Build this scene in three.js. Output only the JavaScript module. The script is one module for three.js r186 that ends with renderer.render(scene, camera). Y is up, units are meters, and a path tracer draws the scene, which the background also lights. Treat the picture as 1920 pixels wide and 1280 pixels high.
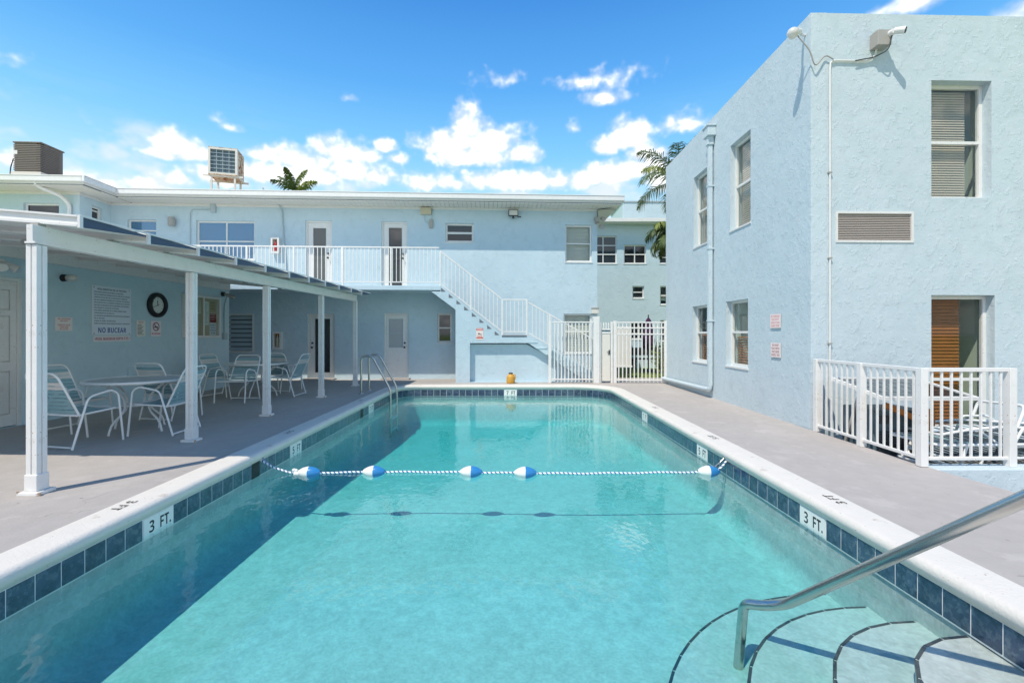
import * as THREE from 'three';
import { mergeGeometries } from 'three/addons/utils/BufferGeometryUtils.js';
import { RoundedBoxGeometry } from 'three/addons/geometries/RoundedBoxGeometry.js';
import { ImprovedNoise } from 'three/addons/math/ImprovedNoise.js';

// ---------------------------------------------------------------- camera, sky, sun, exposure
const scene = new THREE.Scene();
const F = 874, VX = 958, VY = 625, EYE = 1.35;                 // focal length and vanishing point of the photograph, in its pixels
const camera = new THREE.PerspectiveCamera(2 * Math.atan(640 / F) * 180 / Math.PI, 1.5, 0.05, 900);
camera.position.set(0, EYE, 0);
camera.lookAt(0, EYE, -10);
camera.setViewOffset(1920, 1280, 960 - VX, 640 - VY, 1920, 1280);
const renderer = new THREE.WebGLRenderer({ antialias: true });
renderer.toneMapping = THREE.LinearToneMapping;
renderer.toneMappingExposure = 1.59;
renderer.shadowMap.enabled = true;
const TO_SUN = new THREE.Vector3(-0.8, 2.0, 1).normalize();
const sun = new THREE.DirectionalLight(new THREE.Color(1, 0.925, 0.79), 2.62);
sun.name = 'sun';
sun.position.copy(TO_SUN).multiplyScalar(40);
sun.castShadow = true;
Object.assign(sun.shadow.camera, { left: -22, right: 22, top: 22, bottom: -22, near: 1, far: 90 });
sun.shadow.mapSize.set(4096, 4096);
scene.add(sun, sun.target);

let seed = 20;
const rnd = () => { seed = (seed + 0x6d2b79f5) | 0; let t = Math.imul(seed ^ (seed >>> 15), 1 | seed); t = (t + Math.imul(t ^ (t >>> 7), 61 | t)) ^ t; return ((t ^ (t >>> 14)) >>> 0) / 4294967296; };
const rr = (a, b) => a + (b - a) * rnd();
const clamp = (x, a = 0, b = 1) => Math.min(b, Math.max(a, x));
const lerp = (a, b, t) => a + (b - a) * t;
const ss = (a, b, x) => { const t = clamp((x - a) / (b - a)); return t * t * (3 - 2 * t); };
const perlin = new ImprovedNoise();

// sky: blue air that pales to the horizon, with fair-weather cumulus all round
{
  const W = 3072, H = 1536, data = new Float32Array(W * H * 4);
  const blobs = [];
  const put = (px, py, rx, ry, k = 1) => {
    const x = (px - VX) / F, y = (VY - py) / F, c = 1 / Math.hypot(1, x);
    blobs.push([Math.atan2(x, 1), Math.atan2(y, Math.hypot(x, 1)), rx / F * c, ry / F * c, k]);
  };
  [[335, 275, 52, 34], [372, 290, 50, 20], [295, 288, 34, 14], [640, 288, 60, 36], [560, 302, 80, 30], [500, 290, 46, 24], [686, 292, 26, 18], [880, 238, 46, 42], [835, 272, 52, 34],
    [925, 268, 66, 44], [975, 290, 48, 28], [890, 300, 92, 26], [955, 152, 50, 20, .62], [1085, 155, 60, 16, .45], [1150, 145, 62, 26, .5], [1135, 186, 42, 14, .55], [1140, 275, 46, 24], [1180, 258, 44, 34],
    [1282, 238, 48, 30], [1215, 290, 50, 22], [1715, 4, 76, 26], [20, 302, 44, 26], [130, 335, 70, 20, .8], [262, 345, 50, 22], [330, 338, 44, 18], [410, 335, 60, 24], [520, 338, 66, 22], [605, 335, 46, 22],
    [715, 335, 46, 26], [750, 300, 22, 12, .7], [720, 275, 20, 14, .8], [850, 345, 66, 22, .9], [960, 340, 60, 22], [1050, 338, 52, 26], [1130, 330, 46, 30], [1195, 320, 40, 32], [1240, 340, 40, 30],
    [430, 240, 46, 12, .5], [405, 225, 20, 16, .55], [655, 185, 16, 8, .4], [1075, 240, 16, 14, .5], [1060, 300, 24, 10, .5], [185, 342, 60, 22], [465, 322, 56, 26, 1.1], [560, 330, 80, 28, 1.15], [655, 322, 50, 30, 1.1], [790, 345, 56, 24, 1.1], [905, 340, 70, 28, 1.15], [1000, 342, 60, 26, 1.1], [1095, 338, 56, 30, 1.15], [1165, 330, 50, 34, 1.15], [1225, 315, 46, 36, 1.1]].forEach((b) => put(...b));
  for (let i = 0; i < 320; i++) {                                 // unseen cumulus outside the frame, made plentiful to raise the fill light
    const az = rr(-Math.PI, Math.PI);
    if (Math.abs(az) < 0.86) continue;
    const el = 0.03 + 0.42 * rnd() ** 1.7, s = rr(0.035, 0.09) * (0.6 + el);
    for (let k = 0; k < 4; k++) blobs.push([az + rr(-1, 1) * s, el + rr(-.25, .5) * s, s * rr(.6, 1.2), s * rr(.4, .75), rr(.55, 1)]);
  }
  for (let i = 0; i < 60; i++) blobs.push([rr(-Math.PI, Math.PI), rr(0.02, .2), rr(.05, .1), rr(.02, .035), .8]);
  const field = new Float32Array(W * H).fill(-9);
  for (const [az, el, rx, ry, k] of blobs) {
    const r0 = Math.max(0, Math.floor(((el - ry * 2) / Math.PI + .5) * H)), r1 = Math.min(H - 1, Math.ceil(((el + ry * 2) / Math.PI + .5) * H));
    for (let r = r0; r <= r1; r++) {
      const e = ((r + .5) / H - .5) * Math.PI, ce = Math.cos(e), span = Math.ceil(rx * 2 / ce / (2 * Math.PI) * W), c0 = Math.round(((az - Math.PI / 2) / (2 * Math.PI) + .5) * W);
      for (let c = c0 - span; c <= c0 + span; c++) {
        const a = ((c + .5) / W - .5) * 2 * Math.PI + Math.PI / 2, dx = (a - az) * ce / rx, dy = (e - el) / (e < el ? ry * .62 : ry), m = k * (1.08 - Math.hypot(dx, dy)), i = r * W + ((c % W) + W) % W;
        if (m > field[i]) field[i] = m;
      }
    }
  }
  const fb = (x, y, z, n) => { let s = 0, a = 1, t = 0; for (let i = 0; i < n; i++) { s += a * perlin.noise(x, y, z); t += a; a *= .55; x = x * 2.03 + 7; y = y * 2.03 + 3; z = z * 2.03 + 11; } return s / t; };
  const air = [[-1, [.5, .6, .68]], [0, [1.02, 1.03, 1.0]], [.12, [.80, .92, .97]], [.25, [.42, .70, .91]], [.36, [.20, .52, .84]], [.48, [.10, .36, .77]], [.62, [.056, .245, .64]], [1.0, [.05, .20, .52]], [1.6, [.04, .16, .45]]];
  for (let r = 0; r < H; r++) {
    const el = ((r + .5) / H - .5) * Math.PI;
    let q = 1; while (q < air.length - 1 && el > air[q][0]) q++;
    const t = clamp((el - air[q - 1][0]) / (air[q][0] - air[q - 1][0]));
    for (let c = 0; c < W; c++) {
      const a = ((c + .5) / W - .5) * 2 * Math.PI, x = Math.cos(a) * Math.cos(el), y = Math.sin(el), z = Math.sin(a) * Math.cos(el), i = r * W + c;
      let D = 0, edge = 0;
      if (field[i] > -.7) {
        const n = fb(x * 13, y * 15, z * 13, 5), n2 = fb(x * 48 + 5, y * 56, z * 48, 4);
        const d = field[i] + n * 1.0 + n2 * .5;
        D = ss(-.02, .82, d); edge = ss(.2, 1.7, d + n2 * .9);
      }
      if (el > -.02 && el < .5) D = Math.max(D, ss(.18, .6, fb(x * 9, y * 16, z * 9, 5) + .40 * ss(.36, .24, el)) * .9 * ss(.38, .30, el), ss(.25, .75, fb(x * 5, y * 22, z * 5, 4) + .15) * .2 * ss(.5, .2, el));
      for (let k = 0; k < 3; k++) {
        const sky = lerp(air[q - 1][1][k], air[q][1][k], t), cloud = [1.75, 1.73, 1.70][k] * lerp([.40, .44, .49][k], 1.0, edge);
        data[i * 4 + k] = lerp(sky, cloud, D) * .785;
      }
      data[i * 4 + 3] = 1;
    }
  }
  const sky = new THREE.DataTexture(data, W, H, THREE.RGBAFormat, THREE.FloatType);
  sky.mapping = THREE.EquirectangularReflectionMapping;
  sky.magFilter = THREE.LinearFilter;
  sky.needsUpdate = true;
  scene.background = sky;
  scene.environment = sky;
}

// ---------------------------------------------------------------- textures
const lattice = new Float32Array(256 * 256).map(() => rnd());
function vnoise(x, y, per) {                                        // value noise that repeats after `per` cells
  const ix = Math.floor(x), iy = Math.floor(y), fx = x - ix, fy = y - iy, u = fx * fx * (3 - 2 * fx), v = fy * fy * (3 - 2 * fy);
  const g = (a, b) => lattice[(((b % per) + per) % per) * 256 + (((a % per) + per) % per)];
  return lerp(lerp(g(ix, iy), g(ix + 1, iy), u), lerp(g(ix, iy + 1), g(ix + 1, iy + 1), u), v);
}
function fbm(u, v, per, oct, gain = .5) { let s = 0, a = 1, t = 0; for (let i = 0; i < oct && per <= 256; i++) { s += a * vnoise(u * per, v * per, per); t += a; a *= gain; per *= 2; } return s / t; }
function tex(n, fn, srgb = false, m = n) {                          // fn(u, v) -> [r, g, b] or a number
  const d = srgb ? new Uint8Array(n * m * 4) : new Float32Array(n * m * 4);
  for (let y = 0; y < m; y++) for (let x = 0; x < n; x++) {
    const c = fn((x + .5) / n, (y + .5) / m), i = (y * n + x) * 4;
    for (let k = 0; k < 3; k++) d[i + k] = srgb ? clamp(Math.round((c[k] ?? c) * 255), 0, 255) : (c[k] ?? c);
    d[i + 3] = srgb ? 255 : 1;
  }
  const t = new THREE.DataTexture(d, n, m, THREE.RGBAFormat, srgb ? THREE.UnsignedByteType : THREE.FloatType);
  t.wrapS = t.wrapT = THREE.RepeatWrapping; t.magFilter = THREE.LinearFilter; t.minFilter = THREE.LinearMipmapLinearFilter;
  if (srgb) t.colorSpace = THREE.SRGBColorSpace;
  t.needsUpdate = true;
  return t;
}
const rep = (t, x, y = x) => { const c = t.clone(); c.repeat.set(1 / x, 1 / y); c.needsUpdate = true; return c; };   // uv is in metres: one repeat every x by y metres
const trowel = tex(1024, (u, v) => {                                // hand-trowelled stucco: lumps, short drags and torn lips
  const wx = fbm(u, v, 8, 4) * .06, wy = fbm(u + .37, v + .11, 8, 4) * .06;
  const a = fbm(u + wx, v + wy, 10, 6, .62), b = fbm(u + wy + .3, v - wx, 24, 4, .6), c = fbm(u + .5, v + .2, 60, 3, .6);
  const drag = ss(.50, .55, b) * .34 * ss(.47, .62, fbm(u + .1, v + .7, 12, 3));
  return clamp(a * .75 + drag + c * .22);
});
const rough = tex(512, (u, v) => fbm(u, v, 32, 4, .65) * .7 + fbm(u, v, 8, 3) * .3);
const wallTone = tex(512, (u, v) => {                                // paint that has weathered unevenly
  const a = fbm(u, v, 4, 5), b = fbm(u + .3, v * 1, 16, 4), s = ss(.60, .72, fbm(u * 1 + .2, v + .6, 24, 3)) * .05;
  const k = .96 + .035 * a + .025 * (b - .5) - s * .35;
  return [k * (.985 + .02 * b), k, k * (1.0)];
}, true);
const deckTone = tex(1024, (u, v) => {                               // painted concrete: faint blotches, worn paint, scuffs, a few chips
  const a = fbm(u, v, 4, 6, .55), b = fbm(u + .4, v + .1, 48, 3), worn = ss(.60, .74, fbm(u + .15, v + .55, 9, 5, .6)), chip = ss(.90, .93, fbm(u, v + .33, 90, 2)) * .6, scuff = ss(.66, .76, fbm(u + .7, v, 20, 4, .7));
  const crack = Math.exp(-(((fbm(u + .3, v + .9, 5, 5, .55) - .52) / .0022) ** 2)) * ss(.56, .66, fbm(u + .8, v + .1, 6, 2)) * .16;
  const k = .87 + .05 * a + .05 * (b - .5) + worn * .03 + scuff * .035 - crack;
  return [k - chip * .15, k * .995 - chip * .17, k * .99 - chip * .19];
}, true);
const plasterRippleTone = tex(1024, (u, v) => {                            // pool plaster: mottled, few etched patches; fine speckle imitates ripple and caustic light
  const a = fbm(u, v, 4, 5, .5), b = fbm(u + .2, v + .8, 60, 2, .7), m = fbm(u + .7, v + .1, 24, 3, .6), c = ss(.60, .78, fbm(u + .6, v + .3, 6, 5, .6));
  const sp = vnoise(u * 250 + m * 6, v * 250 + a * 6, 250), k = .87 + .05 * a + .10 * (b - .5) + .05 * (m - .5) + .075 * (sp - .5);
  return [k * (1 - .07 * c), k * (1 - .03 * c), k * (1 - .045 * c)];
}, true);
const copeTone = tex(1024, (u, v) => {                               // painted coping: a few small chips and rusty specks
  const k = .955 + .035 * fbm(u, v, 16, 5), chip = ss(.88, .92, fbm(u + .2, v, 110, 2)) * .22, dirt = ss(.72, .86, fbm(u, v + .4, 12, 5, .6)) * .16;
  return [k - chip * .8 - dirt * .7, k - chip - dirt * .85, k - chip * 1.1 - dirt];
}, true);
const glaze = tex(256, (u, v) => { const a = fbm(u, v, 10, 5, .65), b = ss(.48, .66, fbm(u + .3, v + .6, 16, 4, .65)), c = ss(.5, .3, fbm(u + .7, v + .2, 8, 4, .6)); return [.42 + .34 * a + .30 * b - .16 * c, .50 + .32 * a + .24 * b - .14 * c, .62 + .28 * a + .14 * b - .12 * c]; }, true);
const waves = tex(1024, (u, v) => { const w = fbm(u, v, 3, 2) * .35; return fbm(u + w * .25, v + w * .3, 6, 2, .35) * .60 + fbm(u + w * .2, v, 26, 2, .45) * .26 + fbm(u + w * .1, v + w * .1, 90, 1) * .11; });
const grassTone = tex(512, (u, v) => { const a = fbm(u, v, 8, 5, .6), b = fbm(u + .4, v, 64, 2); return [.44 + .22 * a + .1 * b, .54 + .2 * a + .1 * b, .16 + .1 * a]; }, true);
const woodTone = tex(256, (u, v) => { const g = fbm(u * 1, v, 4, 3) * .4 + vnoise(u * 6, v * 120, 120) * .5; return [.60 + .22 * g, .37 + .16 * g, .16 + .1 * g]; }, true);
const rustTone = tex(256, (u, v) => { const a = fbm(u, v, 8, 5, .6), b = ss(.44, .62, a); return [lerp(.86, .58, b), lerp(.80, .34, b), lerp(.72, .18, b)]; }, true);
const paintTone = tex(512, (u, v) => {                               // old white paint on metal: faint dirt, small chips, a little rust
  const k = .955 + .04 * fbm(u, v, 12, 5), chip = ss(.86, .90, fbm(u + .2, v, 70, 2)), dirt = ss(.66, .84, fbm(u + .6, v + .4, 10, 5, .6)) * .045;
  return [k - chip * .22 - dirt * .8, k - chip * .36 - dirt, k - chip * .48 - dirt * 1.2];
}, true);
const ropeTone = tex(64, (u, v) => { const t = (u * 1 + v * 1) % 1; return t < .34 ? [.13, .36, .62] : [.93, .94, .93]; }, true);

function print(w, h, draw, px = 512) {                               // flat print: lettering on signs
  const c = document.createElement('canvas'); c.width = px; c.height = Math.round(px * h / w);
  const g = c.getContext('2d'); draw(g, c.width, c.height);
  const t = new THREE.CanvasTexture(c); t.colorSpace = THREE.SRGBColorSpace; t.anisotropy = 8;
  return t;
}

// ---------------------------------------------------------------- materials
const std = (o) => new THREE.MeshStandardMaterial(o), phys = (o) => new THREE.MeshPhysicalMaterial(o);
const rgb = (r, g, b) => new THREE.Color().setRGB(r, g, b);
const M = {
  wall: std({ color: rgb(.555, .68, .745), map: rep(wallTone, 3.1), roughness: .88, bumpMap: rep(trowel, 2.6), bumpScale: .007 }),
  stucco: std({ color: rgb(.57, .655, .695), map: rep(wallTone, 2.7), roughness: .9, bumpMap: rep(trowel, 1.1), bumpScale: .0068 }),
  sideWall: std({ color: rgb(.56, .71, .77), map: rep(wallTone, 2.3), roughness: .9, bumpMap: rep(rough, .55), bumpScale: .004 }),
  white: std({ color: rgb(.82, .805, .775), map: rep(paintTone, .9), roughness: .5 }),
  trim: std({ color: rgb(.78, .765, .735), map: rep(paintTone, 1.3), roughness: .55, bumpMap: rep(rough, .3), bumpScale: .0008 }),
  cream: std({ color: rgb(.72, .69, .62), roughness: .6 }),
  soffit: std({ color: rgb(.74, .68, .60), roughness: .65 }),
  roofing: std({ color: rgb(.55, .43, .33), roughness: .95, bumpMap: rep(rough, .3), bumpScale: .006 }),
  deck: std({ color: rgb(.545, .50, .47), map: rep(deckTone, 4.3), roughness: .8, bumpMap: rep(rough, .5), bumpScale: .0022 }),
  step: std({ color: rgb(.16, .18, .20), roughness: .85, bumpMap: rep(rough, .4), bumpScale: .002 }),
  coping: std({ color: rgb(.75, .70, .635), map: rep(copeTone, 1.7), roughness: .75, bumpMap: rep(rough, .45), bumpScale: .0032 }),
  plaster: std({ color: rgb(.61, .635, .605), map: rep(plasterRippleTone, 3.7), roughness: .8, bumpMap: rep(rough, .6), bumpScale: .003 }),
  grout: std({ color: rgb(.72, .73, .72), roughness: .9, bumpMap: rep(rough, .2), bumpScale: .002 }),
  tiles: [[.115, .165, .225], [.085, .125, .18], [.13, .18, .235], [.09, .15, .19], [.10, .14, .215]].map((c, i) => { const t = rep(glaze, .33 + i * .04); t.offset.set(i * .23, i * .37); return phys({ color: rgb(...c), map: t, roughness: .28, clearcoat: .5, clearcoatRoughness: .12 }); }),
  darkTile: std({ color: rgb(.03, .035, .045), roughness: .4 }),
  black: std({ color: rgb(.012, .012, .014), roughness: .5 }),
  charcoal: std({ color: rgb(.05, .055, .06), roughness: .6 }),
  steel: std({ color: rgb(.56, .545, .51), metalness: 1, roughness: .26 }),
  pipe: std({ color: rgb(.42, .50, .53), roughness: .5 }),
  greyBox: std({ color: rgb(.38, .36, .33), roughness: .6 }),
  beige: std({ color: rgb(.55, .50, .36), roughness: .6 }),
  glass: phys({ color: rgb(.93, .96, .95), transmission: 1, thickness: 0, ior: 1.52, roughness: .015, specularIntensity: .6 }),
  screened: phys({ color: rgb(.90, .92, .90), transmission: 1, thickness: 0, ior: 1.5, roughness: .02, specularIntensity: .25 }),
  tinted: phys({ color: rgb(.10, .22, .36), metalness: .55, roughness: .04, clearcoat: 1, clearcoatRoughness: .02 }),
  darkGlass: phys({ color: rgb(.022, .026, .032), roughness: .05, ior: 1.5, clearcoat: .6, clearcoatRoughness: .02 }),
  frosted: phys({ color: rgb(.42, .44, .46), roughness: .35, clearcoat: .4 }),
  blind: std({ color: rgb(.60, .49, .41), roughness: .7, side: THREE.DoubleSide }),
  vent: std({ color: rgb(.50, .44, .40), roughness: .6 }),
  woodBlind: std({ color: rgb(.78, .72, .66), map: rep(woodTone, .7, .4), roughness: .55 }),
  wood: std({ color: rgb(.9, .82, .7), map: rep(woodTone, .5), roughness: .8 }),
  interior: std({ color: rgb(.58, .64, .56), roughness: .95 }),
  grass: std({ color: rgb(.85, .9, .8), map: rep(grassTone, 2.2), roughness: 1 }),
  rust: std({ map: rep(rustTone, .6), color: rgb(.9, .85, .8), roughness: .85 }),
  navy: std({ color: rgb(.05, .085, .14), roughness: .55 }),
  pan: std({ color: rgb(.80, .79, .76), roughness: .55 }),
  condenser: std({ color: rgb(.19, .165, .145), roughness: .6 }),
  blueUnit: std({ color: rgb(.10, .15, .18), roughness: .6 }),
  tubeWhite: std({ color: rgb(.80, .80, .78), roughness: .35 }),
  strapAqua: std({ color: rgb(.25, .42, .46), roughness: .5, side: THREE.DoubleSide }),
  strapWhite: std({ color: rgb(.70, .68, .64), roughness: .5, side: THREE.DoubleSide }),
  strapDark: std({ color: rgb(.07, .12, .15), roughness: .5, side: THREE.DoubleSide }),
  tableTop: std({ color: rgb(.48, .50, .51), roughness: .35 }),
  buoyWhite: phys({ color: rgb(.80, .79, .76), roughness: .4, clearcoat: .2 }),
  buoyBlue: phys({ color: rgb(.03, .22, .52), roughness: .38, clearcoat: .2 }),
  rope: std({ map: rep(ropeTone, .048, 1), roughness: .8 }),
  yellow: std({ color: rgb(.62, .33, .05), roughness: .5 }),
  purple: std({ color: rgb(.06, .02, .07), roughness: .9 }),
  leaf: std({ color: rgb(.085, .125, .035), roughness: .55, side: THREE.DoubleSide }),
  leafLight: std({ color: rgb(.22, .26, .05), roughness: .55, side: THREE.DoubleSide }),
  leafDry: std({ color: rgb(.20, .12, .055), roughness: .8, side: THREE.DoubleSide }),
  trunk: std({ color: rgb(.22, .18, .14), roughness: .95, bumpMap: rep(rough, .3), bumpScale: .01 }),
  lampGlass: phys({ color: rgb(.82, .80, .74), roughness: .35, transmission: .3, thickness: 0 }),
  red: std({ color: rgb(.42, .03, .03), roughness: .4 }),
};
M.glass.name = 'window glass';

// ---------------------------------------------------------------- geometry helpers
const V = (x, y, z) => new THREE.Vector3(x, y, z);
const flat = (g) => { const n = g.index ? g.toNonIndexed() : g; for (const k of Object.keys(n.attributes)) if (!['position', 'normal', 'uv'].includes(k)) n.deleteAttribute(k); if (!n.attributes.uv) n.setAttribute('uv', new THREE.BufferAttribute(new Float32Array(n.attributes.position.count * 2), 2)); n.morphAttributes = {}; return n; };
function metres(g) {                                                  // uv in metres, from the side that each face looks to
  const p = g.attributes.position, uv = g.attributes.uv, a = V(), b = V(), c = V();
  for (let i = 0; i < p.count; i += 3) {
    a.fromBufferAttribute(p, i); b.fromBufferAttribute(p, i + 1).sub(a); c.fromBufferAttribute(p, i + 2).sub(a);
    const n = b.cross(c), x = Math.abs(n.x), y = Math.abs(n.y), z = Math.abs(n.z);
    for (let k = i; k < i + 3; k++) y >= x && y >= z ? uv.setXY(k, p.getX(k), p.getZ(k)) : x >= z ? uv.setXY(k, p.getZ(k), p.getY(k)) : uv.setXY(k, p.getX(k), p.getY(k));
  }
  return g;
}
const box = (x0, x1, y0, y1, z0, z1) => metres(flat(new THREE.BoxGeometry(Math.abs(x1 - x0), Math.abs(y1 - y0), Math.abs(z1 - z0)).translate((x0 + x1) / 2, (y0 + y1) / 2, (z0 + z1) / 2)));
const rbox = (x0, x1, y0, y1, z0, z1, r = .006) => metres(flat(new RoundedBoxGeometry(Math.abs(x1 - x0), Math.abs(y1 - y0), Math.abs(z1 - z0), 1, r).translate((x0 + x1) / 2, (y0 + y1) / 2, (z0 + z1) / 2)));
function bar(a, b, w, h = w, r = 0) {                                 // a bar of section w (level) by h from point a to point b
  const L = a.distanceTo(b), g = r ? new RoundedBoxGeometry(w, h, L, 1, r) : new THREE.BoxGeometry(w, h, L), o = new THREE.Object3D();
  o.position.copy(a).lerp(b, .5); o.up.set(0, Math.abs(b.y - a.y) > .99 * L ? 0 : 1, Math.abs(b.y - a.y) > .99 * L ? 1 : 0); o.lookAt(b); o.updateMatrix();
  return metres(flat(g.applyMatrix4(o.matrix)));
}
const cyl = (a, b, r0, r1 = r0, n = 14) => { const L = a.distanceTo(b), g = new THREE.CylinderGeometry(r1, r0, L, n), q = new THREE.Quaternion().setFromUnitVectors(V(0, 1, 0), b.clone().sub(a).normalize()); return flat(g.applyQuaternion(q).translate((a.x + b.x) / 2, (a.y + b.y) / 2, (a.z + b.z) / 2)); };
class Poly extends THREE.Curve {                                      // straight runs with rounded bends
  constructor(pts, r) {
    super(); this.p = [];
    pts.forEach((q, i) => {
      if (!i || i === pts.length - 1 || !r) { this.p.push(q); return; }
      const a = pts[i - 1].clone().sub(q), b = pts[i + 1].clone().sub(q), t = Math.min(r, a.length() * .48, b.length() * .48);
      a.setLength(t).add(q); b.setLength(t).add(q);
      for (let k = 0; k <= 6; k++) { const u = k / 6; this.p.push(a.clone().multiplyScalar((1 - u) ** 2).addScaledVector(q, 2 * u * (1 - u)).addScaledVector(b, u * u)); }
    });
    this.l = [0]; for (let i = 1; i < this.p.length; i++) this.l.push(this.l[i - 1] + this.p[i].distanceTo(this.p[i - 1]));
  }
}
function pipe(pts, r, bend = .05, n = 9) {                            // a bent tube with closed ends; the rings stand on the bends
  const c = new Poly(pts, bend), P = c.p, pos = [], idx = [], nor = [], uv = [];
  let up = V(0, 1, 0), t0 = P[1].clone().sub(P[0]).normalize(); if (Math.abs(t0.y) > .9) up.set(1, 0, 0);
  P.forEach((q, i) => {
    const t = V(); if (i) t.add(q.clone().sub(P[i - 1]).normalize()); if (i < P.length - 1) t.add(P[i + 1].clone().sub(q).normalize()); t.normalize();
    const s = V().crossVectors(t, up).normalize(); up = V().crossVectors(s, t).normalize();
    for (let k = 0; k <= n; k++) { const a = k / n * 2 * Math.PI, d = s.clone().multiplyScalar(Math.cos(a)).addScaledVector(up, Math.sin(a)); pos.push(q.x + d.x * r, q.y + d.y * r, q.z + d.z * r); nor.push(d.x, d.y, d.z); uv.push(c.l[i], k / n); }
  });
  for (let i = 0; i < P.length - 1; i++) for (let k = 0; k < n; k++) { const a = i * (n + 1) + k, b = a + n + 1; idx.push(a, b, a + 1, b, b + 1, a + 1); }
  [[0, -1], [P.length - 1, 1]].forEach(([i, s]) => { const m = pos.length / 3, t = P[i].clone().sub(P[i ? i - 1 : 1]).normalize(); for (let k = 0; k < n; k++) { const o = (i * (n + 1) + k) * 3; pos.push(pos[o], pos[o + 1], pos[o + 2]); nor.push(t.x, t.y, t.z); uv.push(0, 0); } for (let k = 1; k < n - 1; k++) s > 0 ? idx.push(m, m + k + 1, m + k) : idx.push(m, m + k, m + k + 1); });
  const g = new THREE.BufferGeometry(); g.setAttribute('position', new THREE.Float32BufferAttribute(pos, 3)); g.setAttribute('normal', new THREE.Float32BufferAttribute(nor, 3)); g.setAttribute('uv', new THREE.Float32BufferAttribute(uv, 2)); g.setIndex(idx);
  return flat(g);
}
const shapeOf = (pts) => new THREE.Shape(pts.map(([x, y]) => new THREE.Vector2(x, y)));
function slab(pts, z0, z1, holes = []) {                              // an outline in x, y pulled from z0 to z1
  const s = shapeOf(pts); holes.forEach((h) => s.holes.push(new THREE.Path(h.map(([x, y]) => new THREE.Vector2(x, y)))));
  return metres(flat(new THREE.ExtrudeGeometry(s, { depth: z1 - z0, bevelEnabled: false }).translate(0, 0, z0)));
}
const rect = (x0, x1, y0, y1) => [[x0, y0], [x1, y0], [x1, y1], [x0, y1]];
const level = (pts, y0, y1, holes) => slab(pts, y0, y1, holes).rotateX(-Math.PI / 2);   // an outline in x, depth pulled from height y0 to y1
const merge = (list) => (list.length === 1 ? list[0] : mergeGeometries(list));
const taken = {};
const numbered = (n) => { const k = taken[n] = (taken[n] ?? -1) + 1; return k ? `${n}_${String(k).padStart(3, '0')}` : n; };
function mesh(name, geos, mat, parent) { const m = new THREE.Mesh(Array.isArray(geos) ? merge(geos) : geos, mat); m.name = parent ? name : numbered(name); (parent ?? scene).add(m); return m; }
const tag = (o, label, category, group) => { o.userData.label = label; o.userData.category = category; if (group) o.userData.group = group; return o; };
function thing(name, label, category, group, at = [0, 0, 0], turn = 0) { const o = new THREE.Group(); o.name = numbered(name); o.position.set(...at); o.rotation.y = turn; scene.add(o); return tag(o, label, category, group); }
function structure(name, label, category) { const o = new THREE.Group(); o.name = numbered(name); scene.add(o); tag(o, label, category); o.userData.kind = 'structure'; return o; }
const P = (px, py, d) => V((px - VX) / F * d, EYE - (py - VY) / F * d, -d);             // a pixel of the photograph at depth d
// ---------------------------------------------------------------- ground, deck and pool
const WATER = -.235, X0 = -2.87, X1 = 2.47, D0 = 1.75, D1 = 12.05;
const floorY = (d) => lerp(-.80, -1.02, ss(5, 11, d));
function outline(off, step = .12) {                                   // the pool's edge pushed outwards by off: points with normals, anticlockwise in (x, depth)
  const out = [], corner = (cx, cd, r, a0) => { const n = Math.max(8, Math.ceil(r * 1.57 / step)); for (let i = 0; i <= n; i++) { const a = a0 + i / n * Math.PI / 2; out.push([cx + Math.cos(a) * (r + off), cd + Math.sin(a) * (r + off), Math.cos(a), Math.sin(a)]); } };
  const R = [.5, .5, .85, .55];
  corner(X1 - R[0], D0 + R[0], R[0], -Math.PI / 2); corner(X1 - R[2], D1 - R[2], R[2], 0); corner(X0 + R[3], D1 - R[3], R[3], Math.PI / 2); corner(X0 + R[1], D0 + R[1], R[1], Math.PI);
  return out;
}
function dense(step) {                                                // the same edge, evenly sampled: [x, depth, nx, nd, length so far]
  const o = outline(0), out = []; let L = 0;
  o.forEach((p, i) => {
    const q = o[(i + 1) % o.length], l = Math.hypot(q[0] - p[0], q[1] - p[1]); if (l < 1e-6) return;
    const n = Math.max(1, Math.ceil(l / step));
    for (let k = 0; k < n; k++) { const t = k / n; out.push([lerp(p[0], q[0], t), lerp(p[1], q[1], t), lerp(p[2], q[2], t), lerp(p[3], q[3], t), L + l * t]); }
    L += l;
  });
  out.push([...out[0].slice(0, 4), L]);
  return out;
}
function sweep(profile, step = .25) {                                 // profile(depth) -> [[outwards, y] ...] carried round the pool
  const path = dense(step), pos = [], uv = [], idx = []; let m = 0;
  path.forEach(([x, d, nx, nd, l]) => { const pr = profile(d); m = pr.length; let v = 0; pr.forEach(([o, y], k) => { if (k) v += Math.hypot(o - pr[k - 1][0], y - pr[k - 1][1]); pos.push(x + nx * o, y, -(d + nd * o)); uv.push(l, v); }); });
  for (let i = 0; i < path.length - 1; i++) for (let k = 0; k < m - 1; k++) { const a = i * m + k, b = a + m; idx.push(a, a + 1, b, b, a + 1, b + 1); }
  const g = new THREE.BufferGeometry(); g.setAttribute('position', new THREE.Float32BufferAttribute(pos, 3)); g.setAttribute('uv', new THREE.Float32BufferAttribute(uv, 2)); g.setIndex(idx); g.computeVertexNormals();
  return flat(g);
}
const asHole = (off) => outline(off).map(([x, d]) => [x, d]);
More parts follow.
